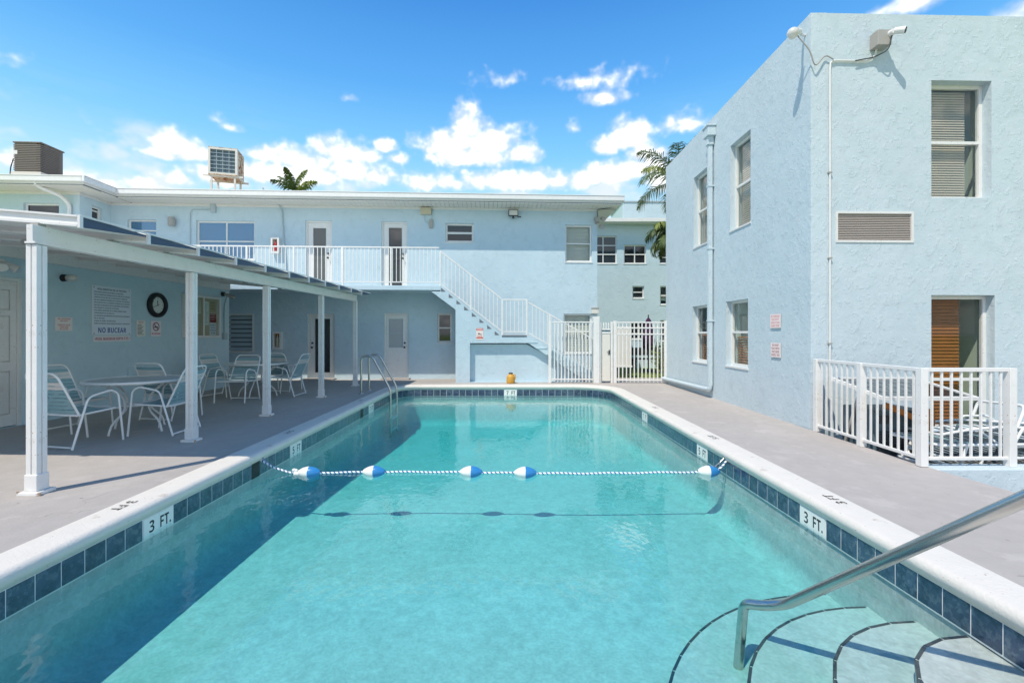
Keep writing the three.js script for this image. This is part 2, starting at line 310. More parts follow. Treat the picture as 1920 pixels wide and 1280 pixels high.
{
  const ground = mesh('ground', new THREE.ShapeGeometry((() => { const s = shapeOf(rect(-300, 300, -300, 400)); s.holes.push(new THREE.Path(rect(-13.5, 9.6, -15.9, 14.1).map(([x, y]) => new THREE.Vector2(x, y)))); return s; })()).rotateX(-Math.PI / 2).translate(0, -.06, 0), M.grass);
  ground.userData.kind = 'structure'; ground.userData.label = 'green lawn and open ground beyond the buildings and gate';
  const s = shapeOf([[-13.6, -16], [4.5, -16], [4.34, 3.4], [4.22, 4.62], [4.2, 6.9], [4.6, 6.9], [4.6, 14.2], [-13.6, 14.2]]);
  s.holes.push(new THREE.Path(asHole(.235).map(([x, y]) => new THREE.Vector2(x, y))));
  const deck = mesh('pool_deck', new THREE.ShapeGeometry(s).rotateX(-Math.PI / 2), M.deck);
  deck.userData.kind = 'structure'; deck.userData.label = 'grey painted concrete deck round the swimming pool';
  // the low yard beside the deck, with its blue retaining walls
  const yard = mesh('sunken_yard', [box(4.25, 9.6, -.95, -.9, -4.62, 16), box(4.25, 9.6, -.4, -.35, -6.9, -4.62)], M.deck);
  yard.userData.kind = 'structure'; yard.userData.label = 'sunken concrete yard beside the pool deck';
  tag(mesh('retaining_wall', [rbox(4.232, 9.6, -.95, .004, -4.82, -4.62, .012)], M.stucco), 'low light blue retaining wall under the short railing', 'wall');
  tag(mesh('retaining_wall', [slab([[-6.9, -.95], [16, -.95], [16, -.012], [-6.9, -.012]], 0, .1).rotateY(-Math.PI / 2).translate(4.2, 0, 0)], M.stucco), 'light blue retaining wall along the edge of the deck', 'wall');
}
const pool = thing('swimming_pool', 'rectangular swimming pool with white coping, blue tile band and curved steps', 'pool');
{
  mesh('coping', sweep(() => { const p = [[.02, -.094], [-.012, -.094]]; for (let i = 0; i <= 8; i++) { const a = Math.PI + .5 - i / 8 * (Math.PI / 2 + .5); p.push([.012 + Math.cos(a) * .048, -.036 + Math.sin(a) * .048]); } p.push([.1, .014], [.235, .012], [.252, .006], [.258, -.02]); return p; }, .3), M.coping, pool);
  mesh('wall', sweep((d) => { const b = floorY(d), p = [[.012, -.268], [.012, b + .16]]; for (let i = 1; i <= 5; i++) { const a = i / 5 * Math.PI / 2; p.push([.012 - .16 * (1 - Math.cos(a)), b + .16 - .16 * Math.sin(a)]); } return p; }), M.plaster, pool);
  mesh('grout', sweep(() => [[-.0035, -.08], [-.0035, -.272]]), M.grout, pool);
  const n = 40, pos = [], uv = [], idx = [];
  for (let i = 0; i <= n; i++) for (let k = 0; k <= 8; k++) { const d = lerp(D0 - .05, D1 + .05, i / n), x = lerp(X0 - .05, X1 + .05, k / 8); pos.push(x, floorY(d), -d); uv.push(x, d); }
  for (let i = 0; i < n; i++) for (let k = 0; k < 8; k++) { const a = i * 9 + k; idx.push(a, a + 1, a + 9, a + 9, a + 1, a + 10); }
  const g = new THREE.BufferGeometry(); g.setAttribute('position', new THREE.Float32BufferAttribute(pos, 3)); g.setAttribute('uv', new THREE.Float32BufferAttribute(uv, 2)); g.setIndex(idx); g.computeVertexNormals();
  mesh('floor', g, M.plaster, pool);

  // waterline tiles, each its own piece; depth markers take the place of two
  const path = dense(.02), PITCH = .165, total = path[path.length - 1][4];
  const at = (l) => { let i = 1; while (i < path.length - 1 && path[i][4] < l) i++; const a = path[i - 1], b = path[i], t = (l - a[4]) / Math.max(1e-6, b[4] - a[4]); return [0, 1, 2, 3].map((k) => lerp(a[k], b[k], clamp(t))); };
  const whereIs = (x, d) => path.reduce((best, p) => { const e = Math.hypot(p[0] - x, p[1] - d); return e < best[0] ? [e, p[4]] : best; }, [9, 0])[1];
  const marks = [[X0, 3.78, '3 FT.'], [X0, 6.2, '5 FT'], [X0, 9.54, '7 FT'], [X1, 3.8, '3 FT.'], [X1, 6.0, '5 FT'], [X1, 8.58, '7 FT'], [-.01, D1, '7 FT']].map(([x, d, text]) => [whereIs(x, d), text]);
  const gaps = [[whereIs(X0, 5.22), .165], [whereIs(X0, 8.95), .15]];
  const place = (m, l) => { const [x, d, nx, nd] = at(l); const bend = Math.abs(nx * nd) > .003 ? .0062 : 0; m.position.set(x - nx * bend, -.1825, -(d - nd * bend)); m.rotation.y = Math.atan2(-nx, nd); return m; };
  const variants = [0, 1, 2].map((k) => flat(new RoundedBoxGeometry(.159, .160, .012, 1, .003)).translate(0, 0, 0));
  variants.forEach((v, k) => { metres(v); for (let i = 0; i < v.attributes.uv.count; i++) v.attributes.uv.setXY(i, v.attributes.uv.getX(i) + k * .31, v.attributes.uv.getY(i) + k * .17); });
  const near = (l, m, w) => { const e = Math.abs(l - m); return Math.min(e, total - e) < w; };
  // between markers, tiles run from one marker to the next so that none is cut by it
  const stops = [...marks.map(([l]) => [l, .165]), ...gaps.map(([l, w]) => [l, w / 2])].sort((a, b) => a[0] - b[0]);
  stops.forEach(([l, h], i) => {
    const [l2, h2] = stops[(i + 1) % stops.length], from = l + h, len = ((l2 - h2 - from) % total + total) % total, c = Math.round(len / PITCH);
    for (let k = 0; k < c; k++) {
      const q = (from + (k + .5) * len / c) % total, [, d] = at(q);
      if (d < 2.02) continue;
      place(mesh('tile', variants[Math.floor(rnd() * 3)], M.tiles[Math.floor(rnd() * 5)], pool), q).scale.x = len / c / PITCH;
    }
  });
  const plate = flat(new RoundedBoxGeometry(.325, .160, .012, 1, .003));
  marks.forEach(([l, text]) => {
    const p = place(mesh('depth_marker', plate, M.white, pool), l);
    const t = print(.325, .16, (c, w, h) => { c.fillStyle = '#e9e8e2'; c.fillRect(0, 0, w, h); c.fillStyle = '#15171a'; c.font = `bold ${h * .84}px sans-serif`; c.textBaseline = 'alphabetic'; c.textAlign = 'center'; c.save(); c.translate(w * .26, h * .80); c.scale(.82, 1); c.fillText(text[0], 0, 0); c.restore(); c.save(); c.translate(w * .72, h * .80); c.scale(.74, 1); c.fillText(text.slice(2), 0, 0); c.restore(); c.fillStyle = '#b9bbb8'; c.fillRect(w * .495, 0, w * .006, h); }, 256);
    const f = mesh('lettering', new THREE.PlaneGeometry(.318, .153).translate(0, 0, .0085), std({ map: t, roughness: .35 }), p);
    f.userData.label = `black ${text} lettering on white tile`;
  });
  gaps.forEach(([l, w]) => { const [x, d, nx, nd] = at(l), m = mesh('skimmer_opening', [box(-w / 2, w / 2, -.268, -.098, -.14, .005)], M.black, pool); m.position.set(x, 0, -d); m.rotation.y = Math.atan2(-nx, nd); });
  // stencilled depths on the coping, to be read from the deck
  const stencil = (text) => { const t = print(.34, .16, (c, w, h) => { c.clearRect(0, 0, w, h); c.fillStyle = 'rgba(40,36,32,.9)'; c.font = `bold ${h * .8}px sans-serif`; c.textAlign = 'center'; c.save(); c.translate(w / 2, h * .8); c.scale(.95, 1); c.fillText(text, 0, 0); c.restore(); c.globalCompositeOperation = 'destination-out'; let s = 5; for (let i = 0; i < 500; i++) { s = (s * 16807) % 2147483647; const x = s % w; s = (s * 16807) % 2147483647; c.fillRect(x, s % h, 1 + (s % 5), 1 + (s % 4)); } }, 192); return std({ map: t, transparent: true, roughness: .8 }); };
  const three = stencil('3 FT'), five = stencil('5 FT'), seven = stencil('7 FT');
  [[X0, 3.62, three], [X0, 6.3, five], [X0, 9.3, seven], [X1, 3.75, three], [X1, 6.0, five], [X1, 8.4, seven]].forEach(([x, d, m]) => {
    const s = x < 0 ? -1 : 1, g = mesh('depth_stencil', new THREE.PlaneGeometry(.3, .13).rotateX(-Math.PI / 2), m, pool);
    g.position.set(x + s * .135, .0172, -d); g.rotation.y = s < 0 ? -Math.PI / 2 : Math.PI / 2;
  });
  // curved corner steps with a dark tile nosing
  [[.62, -.285], [.95, -.41], [1.34, -.55], [1.75, -.69]].forEach(([r, y], k) => {
    const c = [X1, 1.9], arc = []; for (let i = 0; i <= 24; i++) { const a = Math.PI / 2 + i / 24 * Math.PI / 2; arc.push([c[0] + Math.cos(a) * r, c[1] + Math.sin(a) * r]); }
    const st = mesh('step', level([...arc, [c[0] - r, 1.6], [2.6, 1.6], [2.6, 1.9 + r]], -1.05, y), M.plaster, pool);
    const n = Math.round(r * Math.PI / 2 / .16);
    for (let i = 0; i < n; i++) {
      const a0 = Math.PI / 2 + (i + .03) / n * Math.PI / 2, a1 = Math.PI / 2 + (i + .97) / n * Math.PI / 2, p = (a) => V(c[0] + Math.cos(a) * (r - .004), y - .012, -(c[1] + Math.sin(a) * (r - .004)));
      mesh('nosing_tile', bar(p(a0), p(a1), .017, .028), M.darkTile, st);
    }
  });
}
// water: a rippled surface over a body that takes red out of the light with depth
{
  const water = structure('pool_water', 'clear turquoise pool water with light ripples', 'water');
  const surfShape = new THREE.ShapeGeometry(shapeOf(asHole(.011))).rotateX(-Math.PI / 2).translate(0, WATER, 0);
  mesh('water_surface', surfShape, phys({ color: rgb(1, 1, 1), transmission: 1, thickness: 0, ior: 1.33, roughness: .0, bumpMap: rep(waves, 2.6, 3.4), bumpScale: .0062 }), water);
  mesh('water_body', level(asHole(.03), -1.3, WATER - .004), phys({ color: rgb(1, 1, 1), transparent: true, opacity: 0, thickness: 1, attenuationColor: rgb(.52, .945, .96), attenuationDistance: 1, roughness: 1 }), water);
}
// rope with floats across the pool
{
  const d = 5.27, o = thing('safety_rope', 'blue and white twisted rope with floats across the pool', 'rope'), y = WATER + .012;
  const xs = [-2.28, -1.556, -.452, .163, 2.25], pts = [V(X0 - .01, -.088, -d - .06), V(-2.70, -.17, -d - .02), V(-2.5, y, -d)];
  for (let i = 1; i < 40; i++) { const x = lerp(-2.5, 2.28, i / 40); pts.push(V(x, y + .004 * Math.sin(i * 1.3), -d + .028 * Math.sin(x * 1.7 + .4))); }
  pts.push(V(2.3, y, -d), V(2.40, -.16, -d - .02), V(X1 + .01, -.088, -d - .06));
  mesh('rope', pipe(pts, .0115, .03, 8), M.rope, o);
  xs.forEach((x) => {
    const prof = []; for (let i = 0; i <= 16; i++) { const t = i / 16; prof.push(new THREE.Vector2(.012 + .054 * Math.sin(Math.PI * lerp(.03, 1, t) * .5) ** .75, t * .125)); }
    const half = flat(new THREE.LatheGeometry(prof, 24)).rotateZ(-Math.PI / 2);
    const f = mesh('float', half.clone().translate(-.125, 0, 0), M.buoyWhite, o), b = mesh('blue_half', half.clone().rotateY(Math.PI).translate(.125, 0, 0), M.buoyBlue, f);
    b.userData.label = 'bright blue half of float';
    f.position.set(x, y + .006, -d + .028 * Math.sin(x * 1.7 + .4)); f.rotation.x = rr(0, 6);
  });
  const knot = []; for (let i = 0; i < 7; i++) knot.push(flat(new THREE.IcosahedronGeometry(.022, 1)).translate(-2.425 + rr(-.03, .03), y + rr(-.01, .03), -d + rr(-.025, .025)));
  mesh('knot', knot, M.buoyWhite, o);
  [[X0, 1], [X1, -1]].forEach(([x, s]) => { mesh('hook', [pipe([V(x - s * .02, -.07, -d - .06), V(x + s * .03, -.07, -d - .06), V(x + s * .075, -.118, -d - .05), V(x + s * .15, -.165, -d - .03)], .009, .02)], M.steel, o); });
}
// stainless ladder at the deep end and the grab rail over the steps
{
  const o = thing('pool_ladder', 'stainless steel pool ladder with two curved rails', 'ladder');
  [10.45, 11.02].forEach((d) => { mesh('rail', pipe([V(-3.36, 0, -d), V(-3.36, .84, -d), V(-3.12, .86, -d), V(-2.70, .08, -d), V(-2.70, -.98, -d)], .024, .11, 12), M.steel, o); mesh('flange', cyl(V(-3.36, 0, -d), V(-3.36, .018, -d), .055, .045, 18), M.steel, o); });
  [-.30, -.58, -.84].forEach((y) => mesh('tread', rbox(-2.735, -2.665, y - .015, y + .015, -11.0, -10.47), M.white, o));
  const g = thing('grab_rail', 'stainless steel grab rail rising out of the water over the steps', 'handrail');
  const e = V(1.57, WATER, -2.706), t = V(.41, .945, .906);
  mesh('rail', pipe([V(1.39, -.70, -2.85), V(1.425, -.297, -2.85), V(1.50, -.268, -2.77), e.clone().addScaledVector(t, .03), e.clone().addScaledVector(t, 1.15), e.clone().addScaledVector(t, 1.28).add(V(.1, -.02, .16)), V(2.32, .0, -1.05)], .0285, .05, 18), M.steel, g);
}
// ---------------------------------------------------------------- windows and doors
const grid = (a, b, cuts, bar) => { const e = [a, ...cuts, b], out = []; for (let i = 0; i < e.length - 1; i++) out.push([e[i] + (i ? bar / 2 : 0), e[i + 1] - (i < e.length - 2 ? bar / 2 : 0)]); return out; };
function windowOn(parent, x0, x1, y0, y1, o = {}) {                   // a framed window in an opening of a wall whose face is z = 0
  const { recess = .07, fw = .045, bar: bw = .04, cols = [], rows = [.5], glass = M.glass, blind, frame = M.white, sill = true, depth = .05, label } = o;
  const z1 = -recess, z0 = z1 - depth, cx = cols.map((t) => lerp(x0, x1, t)), ry = rows.map((t) => lerp(y0, y1, t)), parts = [];
  parts.push(box(x0, x0 + fw, y0, y1, z0, z1), box(x1 - fw, x1, y0, y1, z0, z1), box(x0 + fw, x1 - fw, y0, y0 + fw, z0, z1 - .002), box(x0 + fw, x1 - fw, y1 - fw, y1, z0, z1 - .002));
  cx.forEach((x) => parts.push(box(x - bw / 2, x + bw / 2, y0 + fw, y1 - fw, z0 + .004, z1 - .004)));
  ry.forEach((y) => grid(x0 + fw, x1 - fw, cx, bw).forEach(([a, b]) => parts.push(box(a, b, y - bw / 2, y + bw / 2, z0 + .004, z1 + .004))));
  const w = mesh('window', parts, frame, parent); if (label) w.userData.label = label; if (o.at) { w.position.set(...o.at); w.rotation.y = o.turn ?? 0; }
  grid(x0 + fw, x1 - fw, cx, bw).forEach(([a, b]) => grid(y0 + fw, y1 - fw, ry, bw).forEach(([c, d], k) => { const zz = z0 + .018 + (k % 2) * .012; mesh('pane', box(a - .004, b + .004, c - .004, d + .004, zz - .003, zz), glass, w); }));
  if (sill) mesh('sill', rbox(x0 - .02, x1 + .02, y0 - .035, y0 - .002, -recess - .03, .018, .004), frame === M.white ? M.trim : frame, w);
  if (blind) {
    const { pitch = .035, mat = M.blind, from = 0, to = 1, tilt = .5, thick = .003, wide = .034, a0 = 0, a1 = 1 } = blind, xa = lerp(x0 + fw, x1 - fw, a0), xb = lerp(x0 + fw, x1 - fw, a1), s = [];
    for (let y = lerp(y0, y1, from) + fw; y < lerp(y0, y1, to) - fw * .6; y += pitch) s.push(flat(new THREE.BoxGeometry(xb - xa - .01, thick, wide)).rotateX(tilt).translate((xa + xb) / 2, y, z0 - .05));
    const b = mesh('blind', s.map(metres), mat, w); b.userData.kind = 'stuff';
  }
  return w;
}
function doorOn(parent, x0, x1, y0, y1, o = {}) {                     // a door leaf with its frame, in the opening of a wall whose face is z = 0
  const { lite, knobs = 'right', glass = M.darkGlass, panels, recess = .06, name = 'door', label } = o, fw = .05, z = -recess;
  const d = mesh(name, [box(x0, x0 + fw, y0, y1, z - .08, z + .01), box(x1 - fw, x1, y0, y1, z - .08, z + .01), box(x0 + fw, x1 - fw, y1 - fw, y1, z - .08, z + .008)], M.white, parent); if (label) d.userData.label = label;
  const a = x0 + fw + .004, b = x1 - fw - .004, c = y0 + .015, e = y1 - fw - .004, at = ([u0, u1, v0, v1]) => [lerp(a, b, u0), lerp(a, b, u1), lerp(c, e, v0), lerp(c, e, v1)];
  const holes = []; if (lite) holes.push(at(lite)); (panels ?? []).forEach((p) => holes.push(at(p)));
  mesh('leaf', [slab(rect(a, b, c, e), z - .05, z - .012, holes.map((h) => rect(...h)))], M.white, d);
  if (lite) {
    const [l0, l1, m0, m1] = at(lite); mesh('pane', box(l0 - .004, l1 + .004, m0 - .004, m1 + .004, z - .036, z - .03), glass, d);
    mesh('bead', [box(l0, l0 + .018, m0, m1, z - .03, z - .004), box(l1 - .018, l1, m0, m1, z - .03, z - .004), box(l0 + .018, l1 - .018, m0, m0 + .018, z - .03, z - .005), box(l0 + .018, l1 - .018, m1 - .018, m1, z - .03, z - .005), ...(o.midRail ? [box(l0 + .018, l1 - .018, (m0 + m1) / 2 - .012, (m0 + m1) / 2 + .012, z - .03, z - .006)] : [])], o.midRail ? M.pipe : M.white, d);
  }
  (panels ?? []).forEach((p) => { const [l0, l1, m0, m1] = at(p); mesh('panel', rbox(l0 + .012, l1 - .012, m0 + .012, m1 - .012, z - .045, z - .018, .006), M.white, d); mesh('panel_back', box(l0 - .002, l1 + .002, m0 - .002, m1 + .002, z - .049, z - .044), M.white, d); });
  const kx = knobs === 'right' ? b - .07 : a + .07, ky = y0 + .92;
  mesh('knob', [cyl(V(kx, ky, z - .012), V(kx, ky, z + .035), .018, .014), flat(new THREE.SphereGeometry(.03, 12, 8)).translate(kx, ky, z + .055)], M.charcoal, d);
  mesh('deadbolt', cyl(V(kx, ky + .13, z - .012), V(kx, ky + .13, z + .02), .03, .027), M.charcoal, d);
  return d;
}

// ---------------------------------------------------------------- the two-storey building behind the pool
const SLOPE = .05, TURN = Math.atan(SLOPE), BASE = [-5.5, 0, -13.7];
function W(px, py, o = 0) {                                            // a pixel on the wall's face, or on a plane o metres before it, in the building's own x, y
  const a = (px - VX) / F, t = (13.7 + SLOPE * 5.5 - o * Math.hypot(1, SLOPE)) / (1 - SLOPE * a), s = Math.hypot(1, SLOPE), dx = a * t - BASE[0], dz = -t - BASE[2];
  return [(dx - dz * SLOPE) / s, EYE + (VY - py) / F * t];
}
const R4 = (l, t, r, b, o) => { const [x0, y1] = W(l, t, o), [x1, y0] = W(r, b, o); return [x0, x1, y0, y1]; };
const apt = thing('apartment_building', 'two storey light blue apartment building with white eaves behind the pool', 'building', null, BASE, TURN);
const XL = W(207, 400)[0], XR = W(1120, 400)[0], TOPW = 5.08, WING = 1.02;
const OPEN = {
  doorUA: R4(572, 413, 622, 540), doorUB: R4(715, 415, 763, 540), doorLA: R4(576, 588, 627, 711), doorLB: R4(720, 587, 766, 711),
  winBig: R4(367, 413, 477, 487), winSmall: R4(238, 411, 292, 452), winMid: R4(835, 418, 888, 454), winCorner: R4(1060, 421, 1110, 491), winLow: R4(820, 587, 847, 642), winGate: R4(1057, 588, 1110, 662), louver: R4(424, 588, 476, 661),
};
OPEN.doorUA[2] = OPEN.doorUB[2] = 2.66; OPEN.doorLA[2] = OPEN.doorLB[2] = .02;
{
  mesh('wall', slab(rect(XL, XR, -.06, TOPW), -.2, 0, Object.values(OPEN).map((r) => rect(...r))), M.wall, apt);
  mesh('end_wall', [box(XR - .2, XR - .001, -.06, TOPW, -2.5, -.201), box(-13, XR, -.06, TOPW, -2.7, -2.501)], M.wall, apt).userData.label = 'rear and end walls';
  mesh('floor_slab', box(-12.6, XR - .21, 2.45, 2.62, -2.49, -.202), M.interior, apt);
  mesh('partition', [box(-3.7, -3.6, 0, TOPW, -2.4, -.21), box(2.8, 2.9, 0, TOPW, -2.4, -.21)], M.interior, apt);
  // the wing on the left stands a metre forward
  const wx = XL, wz = WING, side = [[.28, .62, 4.40, 4.86]];
  mesh('wing_front_wall', slab(rect(-13, wx - .001, -.06, TOPW), wz - .2, wz, [rect(...[-7.45, -6.55, 3.7, 4.80])]), M.wall, apt);
  mesh('wing_side_wall', slab(rect(-wz + .2, -.001, -.06, TOPW), -.2, 0, side.map(([a, b, c, d]) => rect(-wz + .2 + a - .1, -wz + .2 + b - .1, c, d))).rotateY(Math.PI / 2).translate(wx, 0, 0), M.wall, apt);
  windowOn(apt, -wz + .2 + .18, -wz + .2 + .52, 4.40, 4.86, { rows: [.75], glass: M.darkGlass, at: [wx, 0, 0], turn: Math.PI / 2 });
  windowOn(apt, -7.45, -6.55, 3.7, 4.80, { glass: M.darkGlass, sill: false, at: [0, 0, wz] });
  // eaves, gutter, soffit and flat roof
  const E = .62, eave = (e, z = -3.0) => [[-13, -z], [-13, -(wz + e)], [wx + e, -(wz + e)], [wx + e, -e], [XR + e, -e], [XR + e, -z]].map(([x, y]) => [x, y]);
  mesh('roof', level(eave(E - .04), 5.14, 5.34), M.trim, apt);
  mesh('roof_covering', level(eave(E - .12), 5.342, 5.375), M.roofing, apt);
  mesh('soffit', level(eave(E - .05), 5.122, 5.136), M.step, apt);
  { const bd = [], wd = .128; for (let x = XL - .0 + E; x < XR + E - .1; x += wd) bd.push(box(x + .009, x + wd, 5.098, 5.121, .03, E - .05)); for (let x = -12.9; x < wx + E - .1; x += wd) bd.push(box(x + .009, x + wd, 5.098, 5.121, wz + .03, wz + E - .05)); for (let z = .03; z < wz - .05; z += wd) bd.push(box(wx + .03, wx + E - .05, 5.098, 5.121, z + .009, Math.min(z + wd, wz + .02))); for (let z = -2.6; z < .0; z += wd) bd.push(box(XR + .03, XR + E - .05, 5.098, 5.121, z + .009, z + wd));
    mesh('soffit_boards', bd, M.soffit, apt).userData.kind = 'stuff'; }
  const fascia = (a, b) => mesh('gutter', [bar(a, b, .07, .13, .012), bar(a.clone().add(V(0, .075, 0)), b.clone().add(V(0, .075, 0)), .095, .022, .006)], M.white, apt);
  fascia(V(-13, 5.255, wz + E), V(wx + E - .037, 5.255, wz + E)); fascia(V(wx + E, 5.255, wz + E + .037), V(wx + E, 5.255, E + .04)); fascia(V(wx + E - .03, 5.255, E), V(XR + E + .03, 5.255, E)); fascia(V(XR + E, 5.255, E - .04), V(XR + E, 5.255, -2.95));
  mesh('frieze_board', [box(XL + .003, XR + .02, 5.03, 5.10, .001, .028), box(-13, wx + .02, 5.03, 5.10, wz + .001, wz + .028), box(wx + .001, wx + .027, 5.03, 5.098, .03, wz)], M.trim, apt);
  windowOn(apt, ...OPEN.winBig, { cols: [.5], rows: [.48], glass: M.tinted, fw: .05, blind: { pitch: .06 }, label: 'wide sliding window with tinted blue panes' });
  windowOn(apt, ...OPEN.winSmall, { rows: [.5], glass: M.tinted });
  windowOn(apt, ...OPEN.winMid, { rows: [.5], glass: M.darkGlass, fw: .055, bar: .06 });
  windowOn(apt, ...OPEN.winCorner, { rows: [.5], blind: { pitch: .042, tilt: 1.1, wide: .045, mat: M.cream }, fw: .05 });
  windowOn(apt, ...OPEN.winLow, { rows: [.5], glass: M.darkGlass, fw: .05 });
  windowOn(apt, ...OPEN.winGate, { rows: [.55], blind: { pitch: .05, tilt: 1.1, wide: .053, mat: M.cream }, fw: .05 });
  // jalousie window: wide blades, each its own piece
  { const [x0, x1, y0, y1] = OPEN.louver, f = .05, w = mesh('jalousie_window', [box(x0, x0 + f, y0, y1, -.1, .012), box(x1 - f, x1, y0, y1, -.1, .012), box(x0 + f, x1 - f, y0, y0 + f, -.1, .01), box(x0 + f, x1 - f, y1 - f, y1, -.1, .01)], M.white, apt);
    const n = 8, h = (y1 - y0 - 2 * f) / n; for (let i = 0; i < n; i++) mesh('blade', flat(new THREE.BoxGeometry(x1 - x0 - 2 * f - .006, h * .84, .01)).rotateX(-.35).translate((x0 + x1) / 2, y0 + f + (i + .5) * h, -.05), M.pipe, w);
    mesh('backing', box(x0 + f, x1 - f, y0 + f, y1 - f, -.16, -.15), M.black, w); }
  doorOn(apt, ...OPEN.doorUA, { lite: [.2, .82, .1, .93], glass: phys({ color: rgb(.11, .115, .11), roughness: .08, clearcoat: .6 }), label: 'white upper door with a tall glass pane' });
  doorOn(apt, ...OPEN.doorUB, { lite: [.2, .86, .04, .95], label: 'white upper door with a dark full length pane' });
  doorOn(apt, ...OPEN.doorLA, { lite: [.18, .88, .08, .96], knobs: 'left', label: 'white lower door with a dark full length pane' });
  doorOn(apt, ...OPEN.doorLB, { lite: [.12, .80, .48, .94], glass: M.frosted, midRail: true, label: 'white lower door with a frosted half pane' });
  mesh('threshold', [rbox(OPEN.doorLA[0] - .05, OPEN.doorLA[1] + .05, 0, .045, .001, .25), rbox(OPEN.doorLB[0] - .05, OPEN.doorLB[1] + .05, 0, .045, .001, .25)], M.deck, apt);
  // downspouts and conduit
  { const [a, y] = W(133, 372, WING); mesh('downspout', [pipe([V(a - .42, 5.2, wz + E - .05), V(a - .36, 5.08, wz + E - .12), V(a - .06, 4.92, wz + .2), V(a, 4.75, wz + .06), V(a, 2.6, wz + .06)], .045, .1, 10)], M.white, apt); }
  { const q = (px, py, o) => V(...W(px, py, o), o); mesh('downspout', pipe([q(492, 352, .56), q(500, 368, .5), q(522, 382, .1), q(528, 395, .04), q(536, 520, .04)], .02, .05), M.pipe, apt);
    mesh('conduit', pipe([q(393, 393, .02), q(360, 393, .02), q(356, 398, .02), q(356, 470, .02)], .011, .04), M.pipe, apt); mesh('junction_box', rbox(...R4(396, 378, 405, 399), 0, .07), M.pipe, apt); }
  // balcony slab and its haunch
  const zb = 1.15, bx0 = XL + .001, bx1 = W(826, 540, zb)[0];
  mesh('balcony', rbox(bx0, bx1, 2.53, 2.655, .001, zb, .01), M.wall, apt).userData.label = 'balcony slab in front of the upper doors';
}
// ---------------------------------------------------------------- outdoor staircase beside the balcony
const ZS = 1.15, S = (px, py) => W(px, py, ZS), up3 = (px, py, z = ZS) => V(...S(px, py), z);
const stairs = thing('staircase', 'light blue outdoor staircase with grey steps rising to the balcony', 'staircase', null, BASE, TURN);
const LAND = 1.30, xA = S(826, 0)[0], xB = S(941, 0)[0], xC = S(988, 0)[0], xD = S(1133, 0)[0];
{
  const nu = 8, nl = 8, ru = (2.655 - LAND) / nu, rl = LAND / nl, tu = (xB - xA) / nu, tl = (xD - xC) / nl, lo = .045;
  const sx = S(854, 0)[0], ax = S(808, 0)[0], r0 = S(881, 643), r1x = S(990, 0)[0], hole = [[r0[0], .02], [r0[0], r0[1]], [r1x, r0[1]], [r1x + (r0[1] - .02) * tl / rl * .93, .02]].reverse();
  const outer = [[sx, -.02], [xD - .02, -.02], [xD, .10], [xC, LAND - lo], [xB, LAND - lo], [xB, LAND + .012], [xA, 2.66], [xA - .002, 2.50], [ax, 2.50], [sx, S(0, 578)[1]]];
  mesh('side_wall', slab(outer, ZS - .16, ZS, [hole]), M.wall, stairs);
  mesh('recess_wall', slab([[r0[0] - .1, -.02], [xD - .15, -.02], [xC, LAND - .25], [r0[0] - .1, LAND - .25]], ZS - .5, ZS - .162), M.wall, stairs);
  for (let i = 0; i < nu; i++) { const x = xA + i * tu, y = 2.655 - (i + 1) * ru; mesh('step', box(x + .004, x + tu, y - .14, y, .012, ZS - .162), M.step, stairs); mesh('notch_shade', slab([[x + .012, y + .008], [x + tu * .66, y + .008], [x + .012, y + ru * .70]], ZS - .01, ZS + .005), M.step, stairs); }  // dark plates on the side wall imitate the shaded notches above the steps
  for (let i = 0; i < nl; i++) { const x = xC + i * tl, y = LAND - (i + 1) * rl; if (y < .01) continue; mesh('step', rbox(x + .004, x + tl + .02, y - .05, y, .012, ZS + .014, .004), M.wall, stairs); }
  mesh('landing', rbox(xB, xC, LAND - .04, LAND, .012, ZS + .012, .004), M.step, stairs);
  mesh('soffit_slab', slab([[sx, S(0, 578)[1] - .01], [ax, 2.49], [xA, 2.52], [xB, LAND - .06], [xB, LAND - .2]], .01, ZS - .165), M.wall, stairs);
}
// white picket railings: posts, rails and every baluster a piece of its own
function railing(o, a, b, { h = 1.06, lo = .08, gap = .105, posts = [0, 1], post = .048, rail = .036, bal = .017, mat = M.white, cap = false, endPosts = true } = {}) {
  const up = V(0, 1, 0), L = Math.hypot(b.x - a.x, b.z - a.z), turn = Math.atan2(-(b.z - a.z), b.x - a.x), slope = (b.y - a.y) / L, at = (t) => a.clone().lerp(b, t), A = (y) => a.clone().addScaledVector(up, y), B = (y) => b.clone().addScaledVector(up, y);
  mesh('top_rail', bar(A(h - rail / 2), B(h - rail / 2), rail, rail, .006), mat, o);
  mesh('bottom_rail', bar(A(lo + rail / 2), B(lo + rail / 2), rail * .8, rail * .8, .004), mat, o);
  const pg = rbox(-post / 2, post / 2, 0, h + (cap ? .012 : -.002), -post / 2, post / 2, .005);
  posts.forEach((t) => { const p = mesh('post', pg, mat, o); p.position.copy(at(t)); p.rotation.y = turn; if (slope) p.position.y -= .02; });
  const bg = box(-bal / 2, bal / 2, lo + rail * .8, h - rail, -bal / 2, bal / 2), n = Math.round(L / gap);
  for (let i = 1; i < n; i++) { const t = i / n; if (posts.some((p) => Math.abs(p - t) * L < post * .7)) continue; const m = mesh('baluster', bg, mat, o); m.position.copy(at(t)); m.rotation.y = turn; }
}
